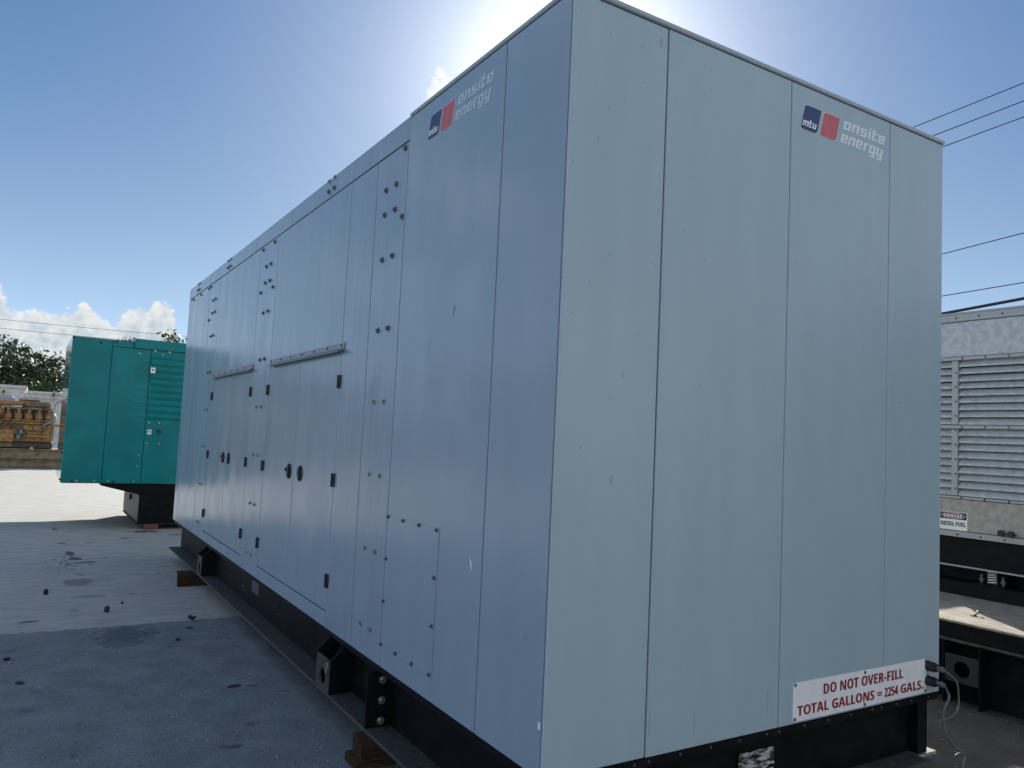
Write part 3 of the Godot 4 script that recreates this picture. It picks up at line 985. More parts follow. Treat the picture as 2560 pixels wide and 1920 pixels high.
	g = Geo.new()
	g.box(Vector3(1.7825, 0.30, -7.11), Vector3(1.7845, 0.405, -6.88))
	part(t, "data_label", g, M.label_grey)
	# cable fittings by the sign
	for k in 2:
		var y := 0.645 - 0.076 * k
		g = Geo.new()
		var o := Vector3(4.152, y, GZ)
		g.cyl(o, o + Vector3(0, 0, 0.012), 0.027, 0.027, 14)
		g.cyl(o + Vector3(0, 0, 0.012), o + Vector3(0, 0, 0.040), 0.027, 0.027, 8, true, 0.2, false)
		g.cyl(o + Vector3(0, 0, 0.040), o + Vector3(0, 0, 0.056), 0.025, 0.020, 14)
		var cf := part(t, "cable_fitting", g, M.black_plastic)
		g = Geo.new()
		g.cyl(o + Vector3(0, 0, 0.056), o + Vector3(0.0, -0.001, 0.072), 0.013, 0.012, 12)
		g.cyl(o + Vector3(0.0, -0.001, 0.072), o + Vector3(0.0, -0.003, 0.094), 0.015, 0.012, 12)
		part(cf, "strain_relief", g, M.grey_plastic)
		var e := o + Vector3(0, -0.003, 0.094)
		if k == 0:
			g = Geo.new()
			g.tube(smooth_path([e, e + Vector3(0.002, -0.006, 0.012), Vector3(4.162, 0.60, -2.255), Vector3(4.172, 0.533, -2.25), Vector3(4.160, 0.472, -2.245), Vector3(4.10, 0.444, -2.24), Vector3(4.02, 0.440, -2.235), Vector3(3.985, 0.442, -2.235), Vector3(3.965, 0.434, -2.235)]), 0.0042, 6)
			part(cf, "cable", g, M.cable)
		else:
			for dx in [0.0, 0.010]:
				g = Geo.new()
				var pts := [e, e + Vector3(0.0, -0.012, 0.008), Vector3(4.080 + dx, 0.534, -2.25), Vector3(4.030 + dx * 0.5, 0.484, -2.245), Vector3(4.020 + dx, 0.432, -2.245), Vector3(4.035 + dx * 0.4, 0.372, -2.24), Vector3(4.072, 0.325, -2.24 + dx * 0.5), Vector3(4.126, 0.284, -2.24 + dx * 0.5)]
				if dx == 0.0:
					pts.append_array([Vector3(4.185, 0.251, -2.24), Vector3(4.218, 0.226, -2.238), Vector3(4.20, 0.192, -2.236), Vector3(4.192, 0.14, -2.232), Vector3(4.19, 0.05, -2.22), Vector3(4.20, 0.013, -2.19), Vector3(4.24, 0.013, -2.15)])
				else:
					pts.append_array([Vector3(4.183, 0.252, -2.237), Vector3(4.14, 0.251, -2.235), Vector3(4.113, 0.247, -2.232)])
				g.tube(smooth_path(pts), 0.0042, 6)
				part(cf, "cable", g, M.cable)
	# warning sign screwed over the lower edge of the front wall
	g = Geo.new()
	g.prism(slanted_tile(1.071, 0.174, 0.0, 0.014, true), Vector3(3.069, 0.508, GZ + 0.0006), Vector3.RIGHT, Vector3.UP, Vector3(0, 0, 0.003))
	var sg := thing("warning_sign", "long white sign with red overfill warning lettering, screwed to the grey wall", "sign", Vector3(3.604, 0.508, GZ + 0.0006))
	part(sg, "sign_plate", g, M.sign_white)
	var zt := GZ + 0.0040
	text_mesh(sg, "lettering", "DO NOT OVER-FILL", true, Vector3(3.287, 0.608, zt), 0.640, 0.048, Basis(), M.sign_red)
	text_mesh(sg, "lettering", "TOTAL GALLONS =", true, Vector3(3.100, 0.531, zt), 0.645, 0.046, Basis(), M.sign_red)
	text_mesh(sg, "lettering", "2254", true, Vector3(3.769, 0.531, zt), 0.115, 0.046, Basis(), M.sign_red)
	text_mesh(sg, "lettering", "GALS.", true, Vector3(3.908, 0.531, zt), 0.205, 0.046, Basis(), M.sign_red)
	var sm := rivet_mesh(M.dark_bolt, 0.0085)
	for q in [[3.083, 0.673], [3.606, 0.672], [4.130, 0.670], [4.130, 0.519], [3.606, 0.518], [3.083, 0.520]]:
		inst(sg, "screw", sm, Vector3(q[0], q[1], GZ + 0.0036), TO_FRONT)

func smooth_path(pts: Array) -> Array:
	var c := Curve3D.new()
	for i in pts.size():
		var tn: Vector3 = (pts[mini(i + 1, pts.size() - 1)] - pts[maxi(i - 1, 0)]) * 0.16
		c.add_point(pts[i], -tn, tn)
	c.bake_interval = 0.008
	var out := []
	for q in c.get_baked_points():
		if out.is_empty() or (q - out[-1]).length() > 0.002:
			out.append(q)
	return out

# ---------------------------------------------------------------- cribbing
func timber(label: String, lo: Vector3, hi: Vector3, sd: int, step := 0.0) -> void:
	rng.seed = sd
	var g := Geo.new()
	var seg := 7
	var fz := fnl(sd, 3.0, 3)
	# ragged beam: rings along x
	var rings := []
	for i in seg + 1:
		var x := lerpf(lo.x, hi.x, float(i) / seg)
		var r := []
		for c in [[lo.y, lo.z], [lo.y, hi.z], [hi.y - 0.012, hi.z], [hi.y, hi.z - 0.014], [hi.y, lo.z + 0.01], [hi.y - 0.01, lo.z]]:
			var j := 0.006
			var yy: float = c[0] if c[0] == lo.y or c[0] == hi.y else c[0] + rng.randf_range(-j, j)
			var xx := x + (rng.randf_range(-0.012, 0.008) if i == 0 else 0.0)
			r.append(Vector3(xx, yy, c[1] + (rng.randf_range(-j, j))))
		rings.append(r)
	var mid := (lo + hi) / 2
	for i in seg:
		for k in 6:
			var k2 := (k + 1) % 6
			g.quad(rings[i][k], rings[i + 1][k], rings[i + 1][k2], rings[i][k2], (rings[i][k] + rings[i][k2]) / 2 - Vector3(rings[i][k].x, mid.y, mid.z))
	for e in [0, seg]:
		var c := Vector3.ZERO
		for q in rings[e]: c += q / 6.0
		for k in 6:
			g.tri(c, rings[e][k], rings[e][(k + 1) % 6], Vector3.LEFT if e == 0 else Vector3.RIGHT)
	if step > 0.0:
		g.box(Vector3(lo.x - 0.03, lo.y, lo.z - 0.02), Vector3(lo.x + 0.3, lo.y + step, hi.z + 0.012), 0.006)
	single("timber_block", g, M.timber, Vector3(mid.x, lo.y, mid.z), label, "timber block", "timber blocks under the grey generator")

# ---------------------------------------------------------------- green generator
func green_generator() -> void:
	var zf := -14.05
	var zb := -16.6
	var xl := 0.48
	var xr := 4.6
	var t := thing("green_generator", "green steel generator housing overhanging a dark fuel tank, behind the grey enclosure", "generator", Vector3(2.6, 0.0, -16.3))
	var g := Geo.new()
	g.box(Vector3(xl + 0.02, 0.76, zb + 0.02), Vector3(xr - 0.02, 3.02, zf - 0.02))
	part(t, "inner_body", g, M.core)
	var pf := func(called: String, x0: float, x1: float, y0: float, y1: float, out := 0.0) -> void:
		var gg := Geo.new()
		gg.box(Vector3(x0 + 0.003, y0 + 0.003, zf - 0.02), Vector3(x1 - 0.003, y1 - 0.003, zf + out), 0.004)
		part(t, called, gg, M.green)
	pf.call("wall_panel", xl, 1.05, 0.74, 3.04)
	pf.call("wall_panel", 1.05, 1.62, 0.74, 2.94)
	pf.call("wall_panel", 1.05, 1.368, 2.94, 3.04)
	pf.call("wall_panel", 1.62, 3.2, 0.74, 1.79)
	pf.call("louvre_backing", 1.62, 3.2, 1.79, 2.94, -0.008)
	pf.call("wall_panel", 3.2, xr, 0.74, 2.94)
	g = Geo.new()
	g.box(Vector3(1.37, 2.942, zf - 0.6), Vector3(xr + 0.02, 3.10, zf + 0.03), 0.006)
	part(t, "hood", g, M.green)
	# pressed louvres
	for i in 10:
		var y := 2.83 - 0.1115 * i
		for s in [[1.64, 3.18, 0.030], [1.40, 1.605, 0.010]]:
			g = Geo.new()
			var K := 6
			for k in K:
				var a0 := PI * k / K
				var a1 := PI * (k + 1) / K
				var P := func(a: float, x: float) -> Vector3: return Vector3(x, y - 0.042 * cos(a), zf - 0.004 + s[2] * sin(a) * (0.6 - 0.4 * cos(a)))
				g.quad(P.call(a0, s[0]), P.call(a1, s[0]), P.call(a1, s[1]), P.call(a0, s[1]), Vector3(0, -cos((a0 + a1) / 2), 1))
				g.tri(Vector3(s[0], y, zf - 0.004), P.call(a0, s[0]), P.call(a1, s[0]), Vector3.LEFT)
				g.tri(Vector3(s[1], y, zf - 0.004), P.call(a0, s[1]), P.call(a1, s[1]), Vector3.RIGHT)
			part(t, "louvre", g, M.green)
	# left side panels
	var zs := [zf - 0.021, -14.7, -15.6, zb]
	var ys := [0.74, 2.05, 3.04]
	for i in 3:
		for k in 2:
			g = Geo.new()
			g.box(Vector3(xl, ys[k] + 0.003, zs[i + 1] + 0.003), Vector3(xl + 0.02, ys[k + 1] - 0.003, zs[i] - 0.003), 0.004)
			part(t, "side_panel", g, M.green_side)
	g = Geo.new()
	g.box(Vector3(xr - 0.02, 0.74, zb), Vector3(xr, 3.04, zf - 0.021), 0.004)
	part(t, "side_panel", g, M.green_side)
	g = Geo.new()
	g.box(Vector3(xl, 3.041, zb), Vector3(1.365, 3.05, zf))
	g.box(Vector3(1.365, 3.041, zb), Vector3(xr, 3.06, zf - 0.61))
	part(t, "roof_sheet", g, M.green_side)
	g = Geo.new()
	g.box(Vector3(xl + 0.02, 0.735, zb), Vector3(xr - 0.02, 0.755, zf - 0.025))
	part(t, "floor_sheet", g, M.green_side)
	g = Geo.new()
	g.box(Vector3(2.75, 3.101, zf - 1.9), Vector3(xr, 3.78, zf - 0.02), 0.02)  # unseen block added so its shadow closes a sunlit gap on the paving
	part(t, "added_shade_box", g, M.green)
	# bolts along edges
	var bm := bolt_mesh(M.zinc, 0.014, 0.014)
	var bk := bolt_mesh(M.black, 0.02, 0.02)
	for q in [[0.70, 0.775], [0.95, 0.775], [1.15, 0.775], [1.52, 0.775], [1.45, 2.86], [1.68, 2.925], [1.90, 2.925], [1.805, 2.87], [1.68, 1.74], [1.83, 1.74], [1.56, 1.2], [1.55, 1.02], [1.66, 1.4], [1.85, 1.4]]:
		inst(t, "bolt", bm, Vector3(q[0], q[1], zf + (0.03 if q[1] > 2.9 else 0.0)), TO_FRONT)
	for q in [[0.635, 0.765], [1.22, 0.765], [0.88, 2.98], [1.10, 3.02], [0.50, 3.03]]:
		inst(t, "bolt", bk, Vector3(q[0], q[1], zf), TO_FRONT)
	for y in [0.79, 1.2, 1.8, 2.4, 2.75]:
		inst(t, "bolt", bk, Vector3(xl, y, zf - 0.06), TO_LEFT)
	g = Geo.new()
	g.cyl(Vector3(1.834, 1.597, zf), Vector3(1.834, 1.597, zf + 0.02), 0.03, 0.026, 12)
	part(t, "key_port", g, M.black)
	for q in [[1.668, 2.602, 0.035, 0.045], [1.69, 1.585, 0.03, 0.04]]:
		g = Geo.new()
		var zo := 0.032 if q[1] > 2.0 else 0.0
		g.box(Vector3(q[0] - q[2], q[1] - q[3], zf + zo + 0.001), Vector3(q[0] + q[2], q[1] + q[3], zf + zo + 0.004))
		var lb := part(t, "label", g, M.sign_white)
		g = Geo.new()
		g.box(Vector3(q[0] - q[2] * 0.5, q[1] - q[3] * 0.2, zf + zo + 0.0045), Vector3(q[0] + q[2] * 0.4, q[1] + q[3] * 0.4, zf + zo + 0.0055))
		part(lb, "print", g, M.sign_red if q[1] > 2 else M.black)
	# tapered skid and tank
	g = Geo.new()
	g.prism([Vector2(1.05, 0.70), Vector2(1.05, 0.735), Vector2(3.9, 0.735), Vector2(3.9, 0.555), Vector2(1.63, 0.555)], Vector3(0, 0, -16.5), Vector3.RIGHT, Vector3.UP, Vector3(0, 0, 16.5 + zf - 0.03))
	part(t, "skid_beam", g, M.skid)
	g = Geo.new()
	g.box(Vector3(1.62, 0.085, -16.25), Vector3(3.9, 0.553, zf - 0.001), 0.004)
	part(t, "fuel_tank", g, M.skid)
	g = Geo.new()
	g.box(Vector3(1.612, 0.12, -16.25), Vector3(1.6195, 0.55, zf + 0.004), 0.002)  # tank side coloured paler to imitate light bounced off the sunlit paving
	var sp := part(t, "tank_lit_side", g, M.tank_lit_grey)
	g = Geo.new()
	g.cyl(Vector3(1.612, 0.44, -15.1), Vector3(1.58, 0.44, -15.1), 0.05, 0.05, 12)
	part(sp, "tank_cap", g, M.black)
	g = Geo.new()
	g.box(Vector3(1.60, 0.08, -16.25), Vector3(3.9, 0.0845, zf + 0.04))
	part(t, "tank_foot", g, M.flange)
	# brick packing
	for q in [[1.72, 1.93, -14.2, "reddish brick packing piece under the near left corner of the green generator tank"], [3.2, 3.45, -14.2, "reddish brick packing piece under the near right corner of the green generator tank"], [1.75, 1.91, -16.2, "reddish brick packing piece under the far left corner of the green generator tank"], [3.2, 3.45, -16.2, "reddish brick packing piece under the far right corner of the green generator tank"]]:
		g = Geo.new()
		g.box(Vector3(q[0], 0.008 if q[0] > 3.0 else 0.0, q[2]), Vector3(q[1], 0.0795, q[2] + 0.23), 0.006)
		single("brick_packing", g, M.brick_red, Vector3((q[0] + q[1]) / 2, 0, q[2] + 0.1), q[3], "brick", "brick packing under the green generator")

# ---------------------------------------------------------------- white generator, right
func white_generator() -> void:
	var t := thing("white_generator", "weathered white louvred generator on a black tank with sunlit ledge, at the right", "generator", Vector3(8.2, 0.0, -3.5))
	var xo := 5.7
	var xi := 6.82
	var xr := 9.4
	var z0 := -9.5
	var z1 := 1.6
	var g := Geo.new()
	# tank: sides set back under the ledge, ribs, bottom flange
	g.box(Vector3(xo + 0.14, 0.02, z0), Vector3(xr + 0.9, 0.585, z1), 0.004)
	part(t, "fuel_tank", g, M.skid)
	g = Geo.new()
	g.box(Vector3(xo, 0.008, z0), Vector3(xo + 0.3, 0.019, z1), 0.003)
	part(t, "tank_foot", g, M.flange)
	g = Geo.new()
	g.box(Vector3(xo - 0.004, 0.455, z0), Vector3(xo + 0.139, 0.474, z1), 0.003)
	part(t, "tank_rail", g, M.flange)
	g = Geo.new()
	g.box(Vector3(xo + 0.004, 0.475, z0), Vector3(xo + 0.139, 0.585, z1))
	part(t, "tank_edge", g, M.skid)
	g = Geo.new()
	g.box(Vector3(xo, 0.586, z0), Vector3(xr + 0.9, 0.602, z1), 0.003)
	var dk := part(t, "ledge", g, M.deck)
	g = Geo.new()
	g.tube(smooth_path([Vector3(6.02, 0.604, -3.14), Vector3(6.03, 0.625, -3.12), Vector3(6.06, 0.635, -3.13), Vector3(6.08, 0.632, -3.15)]), 0.006, 6)
	g.cyl(Vector3(6.02, 0.602, -3.14), Vector3(6.02, 0.606, -3.14), 0.025, 0.022, 10)
	part(dk, "lifting_eye", g, M.black)
	# ribs and holed plates
	for z in [-3.19, -2.94, -4.7, -4.45, -1.4, -1.15]:
		g = Geo.new()
		g.box(Vector3(xo + 0.01, 0.019, z - 0.006), Vector3(xo + 0.139, 0.454, z + 0.006), 0.002)
		part(t, "tank_rib", g, M.skid)
	for zc in [-3.065, -4.575, -1.275]:
		g = Geo.new()
		var K := 28
		for i in K:
			var a0 := TAU * i / K
			var a1 := TAU * (i + 1) / K
			var E1 := func(a: float) -> Vector3: return Vector3(xo + 0.02, 0.268 + sin(a) * 0.056, zc + cos(a) * 0.056)
			var E2 := func(a: float) -> Vector3:
				var k := minf(0.118 / maxf(absf(cos(a)), 1e-4), 0.095 / maxf(absf(sin(a)), 1e-4))
				return Vector3(xo + 0.02, 0.268 + sin(a) * k, zc + cos(a) * k)
			g.quad(E1.call(a0), E1.call(a1), E2.call(a1), E2.call(a0), Vector3.LEFT)
			g.quad(E1.call(a0), E1.call(a1), E1.call(a1) + Vector3(0.012, 0, 0), E1.call(a0) + Vector3(0.012, 0, 0), Vector3(xo, 0.268, zc) - E1.call(a0))
			g.quad(E2.call(a0), E2.call(a1), E2.call(a1) + Vector3(0.012, 0, 0), E2.call(a0) + Vector3(0.012, 0, 0), E2.call(a0) - Vector3(xo, 0.268, zc))
		part(t, "lifting_plate", g, M.tank_dark)
	# sub-base beam, isolators, skid
	g = Geo.new()
	g.box(Vector3(xi, 0.603, z0 + 0.3), Vector3(xi + 0.22, 0.715, z1), 0.004)
	part(t, "sub_base_beam", g, M.skid)
	g = Geo.new()
	g.box(Vector3(xi + 0.02, 0.852, -4.1), Vector3(xr, 1.085, z1), 0.004)
	part(t, "skid", g, M.skid)
	g = Geo.new()
	g.box(Vector3(xi - 0.01, 0.838, -4.1), Vector3(xi + 0.2, 0.851, z1), 0.002)
	part(t, "skid_flange", g, M.galvanised)
	g = Geo.new()
	g.box(Vector3(xi + 0.222, 0.603, -4.1), Vector3(xr, 0.850, z1), 0.002)  # dark box added to keep sunlight off the deck under the skid
	part(t, "added_dark_filler", g, M.skid)
	for zc in [-3.44, -2.0, 0.2]:
		g = Geo.new()
		g.box(Vector3(xi + 0.0, 0.716, zc - 0.12), Vector3(xi + 0.2, 0.728, zc + 0.12), 0.002)
		g.box(Vector3(xi + 0.13, 0.728, zc - 0.08), Vector3(xi + 0.16, 0.837, zc + 0.08))
		var iso := part(t, "isolator", g, M.skid)
		g = Geo.new()
		var pts := []
		for i in 61:
			var a := TAU * i / 12.0
			pts.append(Vector3(xi + 0.06 + 0.030 * sin(a), 0.731 + 0.104 * i / 60.0, zc + 0.030 * cos(a)))
		g.tube(pts, 0.0065, 6)
		part(iso, "coil_spring", g, M.spring)
		for s in [-1, 1]:
			g = Geo.new()
			g.cyl(Vector3(xi + 0.06, 0.728, zc + 0.085 * s), Vector3(xi + 0.06, 0.80, zc + 0.085 * s), 0.010, 0.010, 8)
			g.cyl(Vector3(xi + 0.06, 0.75, zc + 0.085 * s), Vector3(xi + 0.06, 0.768, zc + 0.085 * s), 0.02, 0.02, 6, true, 0, false)
			part(iso, "stud", g, M.dark_bolt)
	# housing
	g = Geo.new()
	g.box(Vector3(xi + 0.06, 1.09, -4.08), Vector3(xr - 0.02, 2.98, z1 - 0.02))
	part(t, "inner_body", g, M.shadow_gap)
	var pl := func(called: String, za: float, zb: float, y0: float, y1: float, m: Material, x := xi, tt := 0.06) -> MeshInstance3D:
		var gg := Geo.new()
		gg.box(Vector3(x, y0 + 0.002, za + 0.002), Vector3(x + tt - 0.001, y1 - 0.002, zb - 0.002), 0.003)
		return part(t, called, gg, m)
	var low: MeshInstance3D = pl.call("lower_panel", -4.1, z1, 1.14, 1.41, M.cream)
	pl.call("bottom_angle", -4.1, z1, 1.087, 1.14, M.galvanised, xi - 0.01, 0.07)
	pl.call("upper_panel", -4.1, z1, 2.64, 2.945, M.white_weathered)
	pl.call("top_angle", -4.1, z1, 2.945, 3.012, M.galvanised, xi - 0.012, 0.072)
	for y in [[1.41, 1.436], [2.012, 2.046], [2.606, 2.64]]:
		pl.call("frame_rail", -4.1, z1, y[0], y[1], M.galvanised, xi - 0.006, 0.066)
	for z in [[-3.752, -3.695], [-2.30, -2.243], [-0.9, -0.843], [-4.1, -4.06]]:
		for y in [[1.436, 2.012], [2.046, 2.606]]:
			pl.call("frame_post", z[0], z[1], y[0], y[1], M.galvanised, xi - 0.006, 0.066)
	# louvre slats, one by one
	rng.seed = 909
	var banks := [[-4.06, -3.752], [-3.695, -2.30], [-2.243, -0.9]]
	for bk in banks:
		for y in [[1.436, 2.012], [2.046, 2.606]]:
			var nn := 9
			for i in nn:
				var yy: float = lerpf(y[0], y[1], (i + 0.5) / nn)
				var h: float = (y[1] - y[0]) / nn
				g = Geo.new()
				var jig := rng.randf_range(-0.0025, 0.0025)
				yy += jig
				g.prism([Vector2(0.05, h * 0.5), Vector2(0.004, -h * 0.22), Vector2(0.004, -h * 0.42), Vector2(0.010, -h * 0.42), Vector2(0.014, -h * 0.26), Vector2(0.058, h * 0.44)], Vector3(xi, yy, bk[0] + 0.002), Vector3.RIGHT, Vector3.UP, Vector3(0, 0, bk[1] - bk[0] - 0.004))
				part(t, "louvre_slat", g, M.white_weathered)
	# far end wall, near end wall, roof
	g = Geo.new()
	g.box(Vector3(xi + 0.001, 1.09, -4.12), Vector3(xr, 2.99, -4.101), 0.003)
	part(t, "end_wall", g, M.white_weathered)
	g = Geo.new()
	g.box(Vector3(xi + 0.001, 1.09, z1 + 0.001), Vector3(xr, 2.99, z1 + 0.02), 0.003)
	part(t, "end_wall", g, M.white_weathered)
	g = Geo.new()
	g.box(Vector3(xr, 1.09, -4.1), Vector3(xr + 0.02, 2.99, z1), 0.003)
	part(t, "side_wall", g, M.white_weathered)
	g = Geo.new()
	g.box(Vector3(xi, 3.013, -4.12), Vector3(xr + 0.02, 3.03, z1 + 0.02), 0.003)
	part(t, "roof_sheet", g, M.galvanised)
	# rivets on frames
	var rm := rivet_mesh(M.dark_bolt, 0.009)
	for k in 14:
		var z := -3.9 + 0.19 * k
		inst(t, "rivet", rm, Vector3(xi - 0.012, 2.98, z), TO_LEFT)
		for y in [1.423, 2.03, 2.623]:
			inst(t, "rivet", rm, Vector3(xi - 0.006, y, z + 0.05), TO_LEFT)
		inst(t, "rivet", rm, Vector3(xi - 0.010, 1.112, z + 0.02), TO_LEFT)
	for k in 9:
		inst(t, "rivet", rm, Vector3(xi - 0.006, 1.5 + 0.125 * k, -3.712), TO_LEFT)
	# two dark knobs
	for z in [-3.325, -3.25]:
		g = Geo.new()
		g.cyl(Vector3(xi, 1.166, z), Vector3(xi - 0.03, 1.166, z), 0.014, 0.014, 10)
		g.cyl(Vector3(xi - 0.03, 1.166, z), Vector3(xi - 0.055, 1.166, z), 0.026, 0.024, 12)
		g.cyl(Vector3(xi - 0.042, 1.166, z + 0.02), Vector3(xi - 0.042, 1.160, z + 0.045), 0.008, 0.006, 8)
		part(t, "knob", g, M.black_plastic)
	# unseen block added to shade the gap, spaced so sun reaches the ledge
	g = Geo.new()
	g.box(Vector3(xi, 0.72, -9.3), Vector3(xr, 2.56, -6.8), 0.01)
	part(t, "added_shade_block", g, M.cream)
	# danger sign
	var sg := thing("danger_sign", "small black and white diesel fuel danger sign with red oval, on the white generator", "sign", Vector3(xi - 0.001, 1.144, -3.74))
	g = Geo.new()
	g.box(Vector3(xi - 0.0028, 1.144, -3.848), Vector3(xi - 0.0004, 1.298, -3.612), 0.001)
	part(sg, "sign_plate", g, M.sign_white)
	g = Geo.new()
	g.box(Vector3(xi - 0.0042, 1.236, -3.842), Vector3(xi - 0.0031, 1.293, -3.618))
	part(sg, "black_panel", g, M.black)
	g = Geo.new()
	var oval := []
	var oval2 := []
	for i in 28:
		var a := TAU * i / 28.0
		oval.append(Vector2(cos(a) * 0.102, sin(a) * 0.0235))
		oval2.append(Vector2(cos(a) * 0.098, sin(a) * 0.0205))
	g.prism(oval, Vector3(xi - 0.0045, 1.2645, -3.730), Vector3.BACK, Vector3.UP, Vector3(-0.001, 0, 0))
	part(sg, "oval_rim", g, M.sign_white)
	g = Geo.new()
	g.prism(oval2, Vector3(xi - 0.0058, 1.2645, -3.730), Vector3.BACK, Vector3.UP, Vector3(-0.001, 0, 0))
	part(sg, "oval", g, M.sign_red)
	var bl := Basis(Vector3.BACK, Vector3.UP, Vector3.LEFT)
	text_mesh(sg, "lettering", "DANGER", true, Vector3(xi - 0.0072, 1.251, -3.809), 0.158, 0.027, bl, M.logo_white)
	text_mesh(sg, "lettering", "DIESEL FUEL", true, Vector3(xi - 0.0034, 1.178, -3.836), 0.210, 0.036, bl, M.black)

# ---------------------------------------------------------------- engine
func engine() -> void:
	var z := -31.5
	var t := thing("diesel_engine", "large ochre diesel engine with a row of rounded cylinder heads, on a long base", "engine", Vector3(-1.7, 0.0, -32.4))
	var g := Geo.new()
	g.box(Vector3(-5.2, 0.02, z - 1.7), Vector3(1.5, 0.06, z + 0.05), 0.004)
	g.box(Vector3(-5.2, 0.06, z - 1.6), Vector3(1.5, 0.25, z - 0.02), 0.004)
	g.box(Vector3(-5.2, 0.25, z - 1.7), Vector3(1.5, 0.275, z + 0.03), 0.004)
	part(t, "base_frame", g, M.ochre_worn)
	g = Geo.new()
	g.box(Vector3(-5.2, 0.30, z - 1.6), Vector3(1.5, 0.61, z), 0.004)
	g.box(Vector3(-5.2, 0.61, z - 1.7), Vector3(1.5, 0.655, z + 0.06), 0.004)
	part(t, "upper_frame", g, M.ochre_worn)
	g = Geo.new()
	g.box(Vector3(-3.6, 0.276, z - 1.5), Vector3(1.2, 0.299, z - 0.05))
	part(t, "packing_strip", g, M.oily)
	g = Geo.new()
	g.box(Vector3(-4.0, 0.656, z - 1.35), Vector3(0.75, 0.88, z - 0.12), 0.03)
	part(t, "oil_pan", g, M.oily)
	g = Geo.new()
	g.box(Vector3(-4.1, 0.88, z - 1.4), Vector3(0.72, 1.62, z - 0.14), 0.04)
	part(t, "engine_block", g, M.ochre)
	g = Geo.new()
	g.box(Vector3(-4.1, 1.585, z - 1.45), Vector3(0.78, 1.645, z - 0.05), 0.01)
	part(t, "deck_flange", g, M.ochre)
	for i in 15:
		var x := 0.587 - 0.305 * i
		# head: lathe-like rounded jug
		g = Geo.new()
		var c := Vector3(x, 1.646, z - 0.20)
		g.cyl(c, c + Vector3(0, 0.04, 0), 0.115, 0.125, 14)
		g.cyl(c + Vector3(0, 0.04, 0), c + Vector3(0, 0.16, 0), 0.125, 0.12, 14, false)
		g.cyl(c + Vector3(0, 0.16, 0), c + Vector3(0, 0.24, 0), 0.12, 0.075, 14, false)
		g.cyl(c + Vector3(0, 0.24, 0), c + Vector3(0, 0.27, 0), 0.075, 0.07, 14)
		g.box(Vector3(x - 0.085, 1.68, z - 0.10), Vector3(x + 0.085, 1.84, z - 0.062), 0.015)
		var hd := part(t, "cylinder_head", g, M.ochre)
		if i != 3 and i != 0 or true:
			g = Geo.new()
			g.box(Vector3(x - 0.06, 1.917, z - 0.27), Vector3(x + 0.06, 2.06, z - 0.13), 0.015)
			part(hd, "neck", g, M.ochre_worn)
		g = Geo.new()
		for s in [-1, 1]:
			g.cyl(Vector3(x + 0.15 + 0.02 * s, 1.646, z - 0.16), Vector3(x + 0.14 + 0.035 * s, 1.93, z - 0.20), 0.012, 0.012, 6)
		part(hd, "push_rod_tubes", g, M.oily)
		for s in [-1, 1]:
			g = Geo.new()
			g.tube(smooth_far([Vector3(x + 0.05 * s, 1.53, z - 0.04), Vector3(x + 0.09 * s, 1.62, z + 0.0), Vector3(x + 0.12 * s, 1.76, z - 0.03), Vector3(x + 0.10 * s, 1.92, z - 0.12)]), 0.009, 5)
			part(hd, "injector_line", g, M.hose if s > 0 else M.ochre_worn)
		g = Geo.new()
		g.box(Vector3(x + 0.139, 0.95, z - 0.139), Vector3(x + 0.166, 1.58, z - 0.085), 0.006)
		part(t, "block_rib", g, M.ochre_worn)
		g = Geo.new()
		g.cyl(Vector3(x, 1.10, z - 0.14), Vector3(x, 1.10, z - 0.10), 0.07, 0.06, 12)
		part(t, "inspection_cap", g, M.oily if i % 2 else M.ochre_worn)
		# crankcase cover below
		g = Geo.new()
		g.box(Vector3(x - 0.135, 1.27, z - 0.139), Vector3(x + 0.135, 1.475, z - 0.10), 0.015)
		part(t, "crankcase_cover", g, M.ochre)
	g = Geo.new()
	g.box(Vector3(-4.1, 1.646, z - 1.15), Vector3(0.70, 2.05, z - 0.34), 0.05)
	part(t, "valley_cover", g, M.oily)
	# fuel rail, gallery pipe
	g = Geo.new()
	g.box(Vector3(-4.1, 2.0, z - 0.30), Vector3(0.66, 2.075, z - 0.16), 0.01)
	part(t, "manifold_rail", g, M.ochre_worn)
	g = Geo.new()
	g.cyl(Vector3(-4.0, 1.53, z - 0.06), Vector3(0.45, 1.53, z - 0.06), 0.035, 0.035, 10)
	part(t, "fuel_rail", g, M.ochre)
	# intake pipe with rounded end
	g = Geo.new()
	g.tube([Vector3(-4.2, 2.185, z - 0.18), Vector3(-0.35, 2.195, z - 0.18), Vector3(-0.24, 2.215, z - 0.2), Vector3(-0.15, 2.235, z - 0.24), Vector3(-0.12, 2.24, z - 0.26)], [0.085, 0.085, 0.07, 0.05, 0.0], 12)
	part(t, "intake_pipe", g, M.ochre)
	# ribbed cooler box
	g = Geo.new()
	g.box(Vector3(-0.20, 2.08, z - 0.75), Vector3(0.62, 2.28, z - 0.22), 0.05)
	var cb := part(t, "cooler_box", g, M.ochre_worn)
	for k in 9:
		g = Geo.new()
		g.box(Vector3(-0.13 + 0.085 * k, 2.10, z - 0.221), Vector3(-0.105 + 0.085 * k, 2.30, z - 0.19), 0.008)
		part(cb, "rib", g, M.ochre_worn)
	g = Geo.new()
	g.box(Vector3(-0.36, 2.27, z - 0.9), Vector3(0.27, 2.345, z - 0.4), 0.01)
	part(t, "exhaust_cover", g, M.rust)
	# turbocharger drum
	g = Geo.new()
	g.cyl(Vector3(-0.99, 1.86, z + 0.02), Vector3(-0.99, 1.86, z - 0.4), 0.25, 0.29, 20)
	g.cyl(Vector3(-0.99, 1.86, z + 0.05), Vector3(-0.99, 1.86, z + 0.02), 0.16, 0.25, 20)
	part(t, "turbocharger", g, M.ochre)
